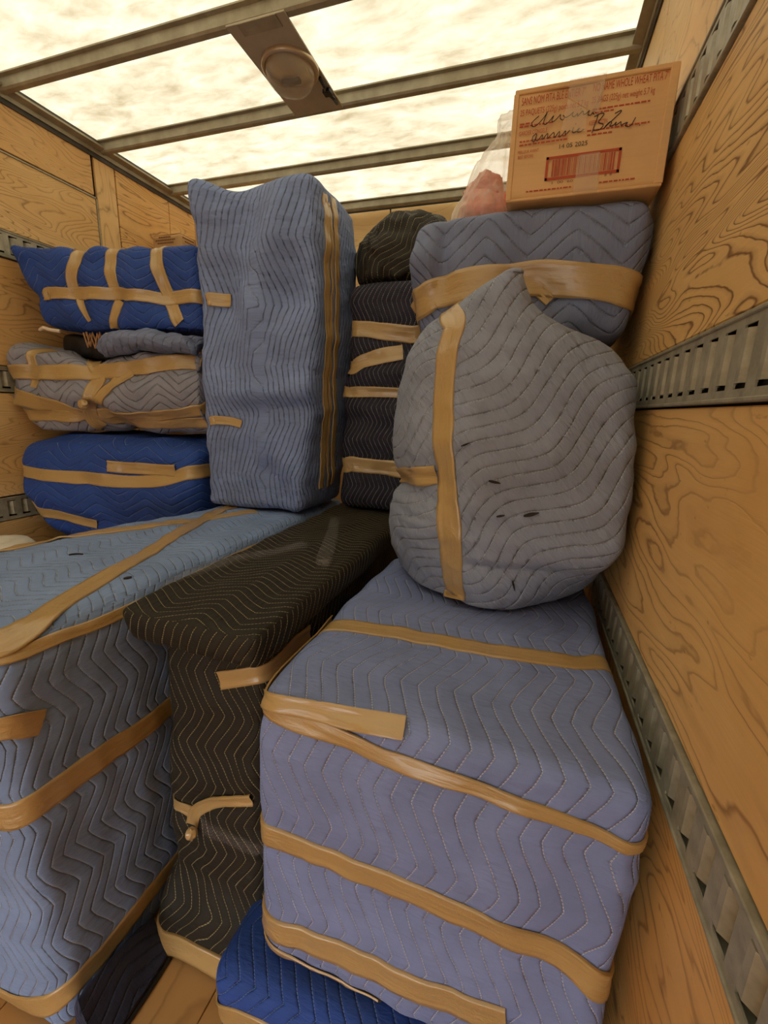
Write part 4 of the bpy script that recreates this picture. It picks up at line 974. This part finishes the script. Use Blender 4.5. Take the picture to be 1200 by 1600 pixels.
# ------------------------------------------------------------------ between the two upper left bundles
t = thing('corded_object', 'black object with zigzag beige cords, wedged between the royal blue and pale grey bundles', 'bundle', (-1.75, 1.55, 1.51))
cb = soft_box([(-1.97, 1.45, 1.505), (-1.66, 1.47, 1.490), (-1.66, 1.72, 1.490), (-1.97, 1.72, 1.505), (-1.95, 1.44, 1.590), (-1.66, 1.46, 1.585), (-1.66, 1.72, 1.585), (-1.95, 1.72, 1.590)], .02, .012)
cb.wrinkle(.012, .08, 3.0).build('black_body', M_BLACK, t)
M_CORD = simple('beige_cord', srgb(196, 150, 104), 0.7)
m = MB(); zz = [(-1.79, 1.596), (-1.775, 1.54), (-1.755, 1.592), (-1.735, 1.535), (-1.715, 1.592), (-1.70, 1.54), (-1.68, 1.585), (-1.665, 1.535)]
m.tube([(x, 1.432, z) for x, z in zz], .004, 6); m.build('cord', M_CORD, t)
m = MB(); m.tube([(x - .012, 1.429, z - .004) for x, z in zz[:6]], .0035, 6); m.build('cord', M_CORD, t)
M_CREAM = simple('cream_binding', srgb(226, 206, 176), 0.7)
m = MB(); m.tube([(-1.66, 1.41, 1.562), (-1.64, 1.40, 1.575), (-1.60, 1.40, 1.577), (-1.57, 1.41, 1.572)], .010, 8); m.build('cream_edge', M_CREAM, t)

# ------------------------------------------------------------------ white roll by the left wall
M_WHITE = simple('white_foam', srgb(236, 230, 214), 0.75, 0, 6, 0.06)
t = thing('foam_roll', 'white foam roll standing at the left wall below the lowest blue bundle', 'roll', (-1.96, 1.12, 0))
m = MB(); m.lathe([(.001, .004), (.12, .004), (.13, .015), (.13, .70), (.125, .735), (.105, .757), (.06, .765), (.05, .760), (.045, .72), (.001, .72)], (-1.975, 1.085, 0), 40)
m.build('roll_body', M_WHITE, t, smooth=True)

# ------------------------------------------------------------------ roof lamp
t = thing('roof_lamp', 'round glass dome lamp on a steel plate under the translucent roof', 'lamp', (-.93, 1.63, ZC))
m = MB(); m.box(-1.040, -.830, 1.425, 1.868, ZC - .007, ZC - .001, .001); m.build('mounting_plate', simple('lamp_plate', srgb(190, 178, 152), .55, .2, 12, .1), t)
m = MB(); m.box(-1.0, -.86, 1.423, 1.47, ZC - .010, ZC - .0075, .0008); m.build('plate_tab', M_BOW, t)
LC = (-.925, 1.625, ZC - .007)
m = MB(); m.lathe([(.098, 0), (.100, -.004), (.099, -.012), (.092, -.017), (.086, -.013), (.085, -.002)], LC, 48); m.build('bezel_ring', simple('lamp_bezel', srgb(190, 170, 140), .35, .5), t, smooth=True)
m = MB(); m.lathe([(.084, -.004), (.05, -.012), (.02, -.020), (.001, -.022)], LC, 40); m.build('reflector', simple('lamp_reflector', srgb(190, 176, 150), .3, .8), t, smooth=True)
k = NT('lamp_glass'); gl = k.n('BsdfPrincipled'); gl.inputs['Base Color'].default_value = srgb(225, 208, 176); gl.inputs['Roughness'].default_value = .12
cc = k.coord('Object'); wv_ = k.n('TexWave'); wv_.inputs['Scale'].default_value = 60; k.link(cc, wv_.inputs[0]); k.link(k.bump(wv_.outputs[1], .6, .002), gl.inputs['Normal'])
trn = k.n('BsdfTransparent'); mx = k.n('MixShader'); mx.inputs[0].default_value = .3; k.link(trn.outputs[0], mx.inputs[1]); k.link(gl.outputs[0], mx.inputs[2]); k.link(mx.outputs[0], k.out.inputs[0])
m = MB(); m.lathe([(.085, -.010), (.084, -.026), (.078, -.044), (.064, -.060), (.045, -.070), (.022, -.076), (.0005, -.078)], LC, 48); m.build('glass_dome', k.m, t, smooth=True)
m = MB(); m.box(LC[0] - .05, LC[0] + .02, LC[1] + .02, LC[1] + .045, ZC - .035, ZC - .02, .003); m.build('bulb_holder', M_BLACK, t)
m = MB(); m.tube([(-.845, 1.69, ZC - .012), (-.84, 1.72, ZC - .022), (-.85, 1.75, ZC - .016), (-.835, 1.79, ZC - .02), (-.84, 1.83, ZC - .012)], .006, 8); m.build('wire', M_BLACK, t)
m = MB(); m.box(-.862, -.83, 1.745, 1.775, ZC - .024, ZC - .009, .003); m.build('wire_connector', M_BLACK, t)

# ------------------------------------------------------------------ hem of a navy blanket trailing along the foot of the long cabinet
t = thing('navy_blanket', 'dark navy blanket edge trailing on the floor along the foot of the light blue cabinet', 'blanket', (-.75, .8, 0))
ss = []
for (y, f) in ((.41, 1.0), (.46, 1.0), (.51, .9), (.56, .8), (.60, .6)):
    ss.append([(-.772 + .02 * f, y, .13 * f + .01), (-.757 + .02 * f, y, .09 * f), (-.735 + .02 * f, y, .03), (-.722 + .022 * f, y, .012), (-.735, y, .004), (-.768, y, .004), (-.772, y, .06 * f)])
nb = loft(ss, 60, 90, (.004, .004)); nb.wrinkle(.006, (.05, .09, .05), 2.0)
nb.V[:, 2] = np.maximum(nb.V[:, 2], .002)
nb.build('quilted_blanket', M_NAVY, t)
m = MB(); m.tube([(-.700 + .004 * math.sin(i), .42 + i * .055, .006) for i in range(4)], .006, 8); m.build('edge_binding', M_BLACK, t)

# small wads of crumpled tape, cream hem under the top bundle
def wad(name, c, r, body, mat, seed):
    b = ell(c[0], c[1], c[2], r, r * .8, r, 12, 8, seed, r * .5)
    return b.build(name, mat, body.o.parent)
wad('tape_wad', (-1.722, 1.325, 1.303), .020, B_B, M_TAPE, 3.0)
wad('tape_wad', (-.632, .617, .370), .013, B_OL, M_TAPE, 5.0)
m = MB(); m.tube([(-1.975, 1.375, 1.598), (-1.94, 1.365, 1.604), (-1.91, 1.37, 1.596), (-1.875, 1.385, 1.592)], .007, 8); m.build('cream_hem', M_CREAM, B_A.o.parent)

# ==== TAPES: laid on every bundle
BODIES = {'FRONT': B_FRONT, 'SLAB': B_SLAB, 'CAB': B_CAB, 'LID': B_LID, 'OL': B_OL, 'TALL': B_TALL, 'DARK': B_DARK, 'ARM': B_ARM, 'CHAIR': B_CHAIR, 'A': B_A, 'B': B_B, 'C': B_C}
for i, (b, w0, w1, cr, mk, pts) in enumerate(TAPES):
    tape(BODIES[b], pts, w0, w1, name='worn_spot' if mk == 'S' else 'tape_strip', mat={'T': M_TAPE, 'C': M_CLEAR, 'S': M_SPOT}[mk], label={'T': None, 'C': 'clear tape', 'S': 'dark worn spot'}[mk], crumple=cr * 0.001, lift=(0.006 if mk == 'C' else 0.0022) + 0.0006 * (i % 5), seed=i, end0=.3 if mk == 'S' else 1, end1=.3 if mk == 'S' else 1)
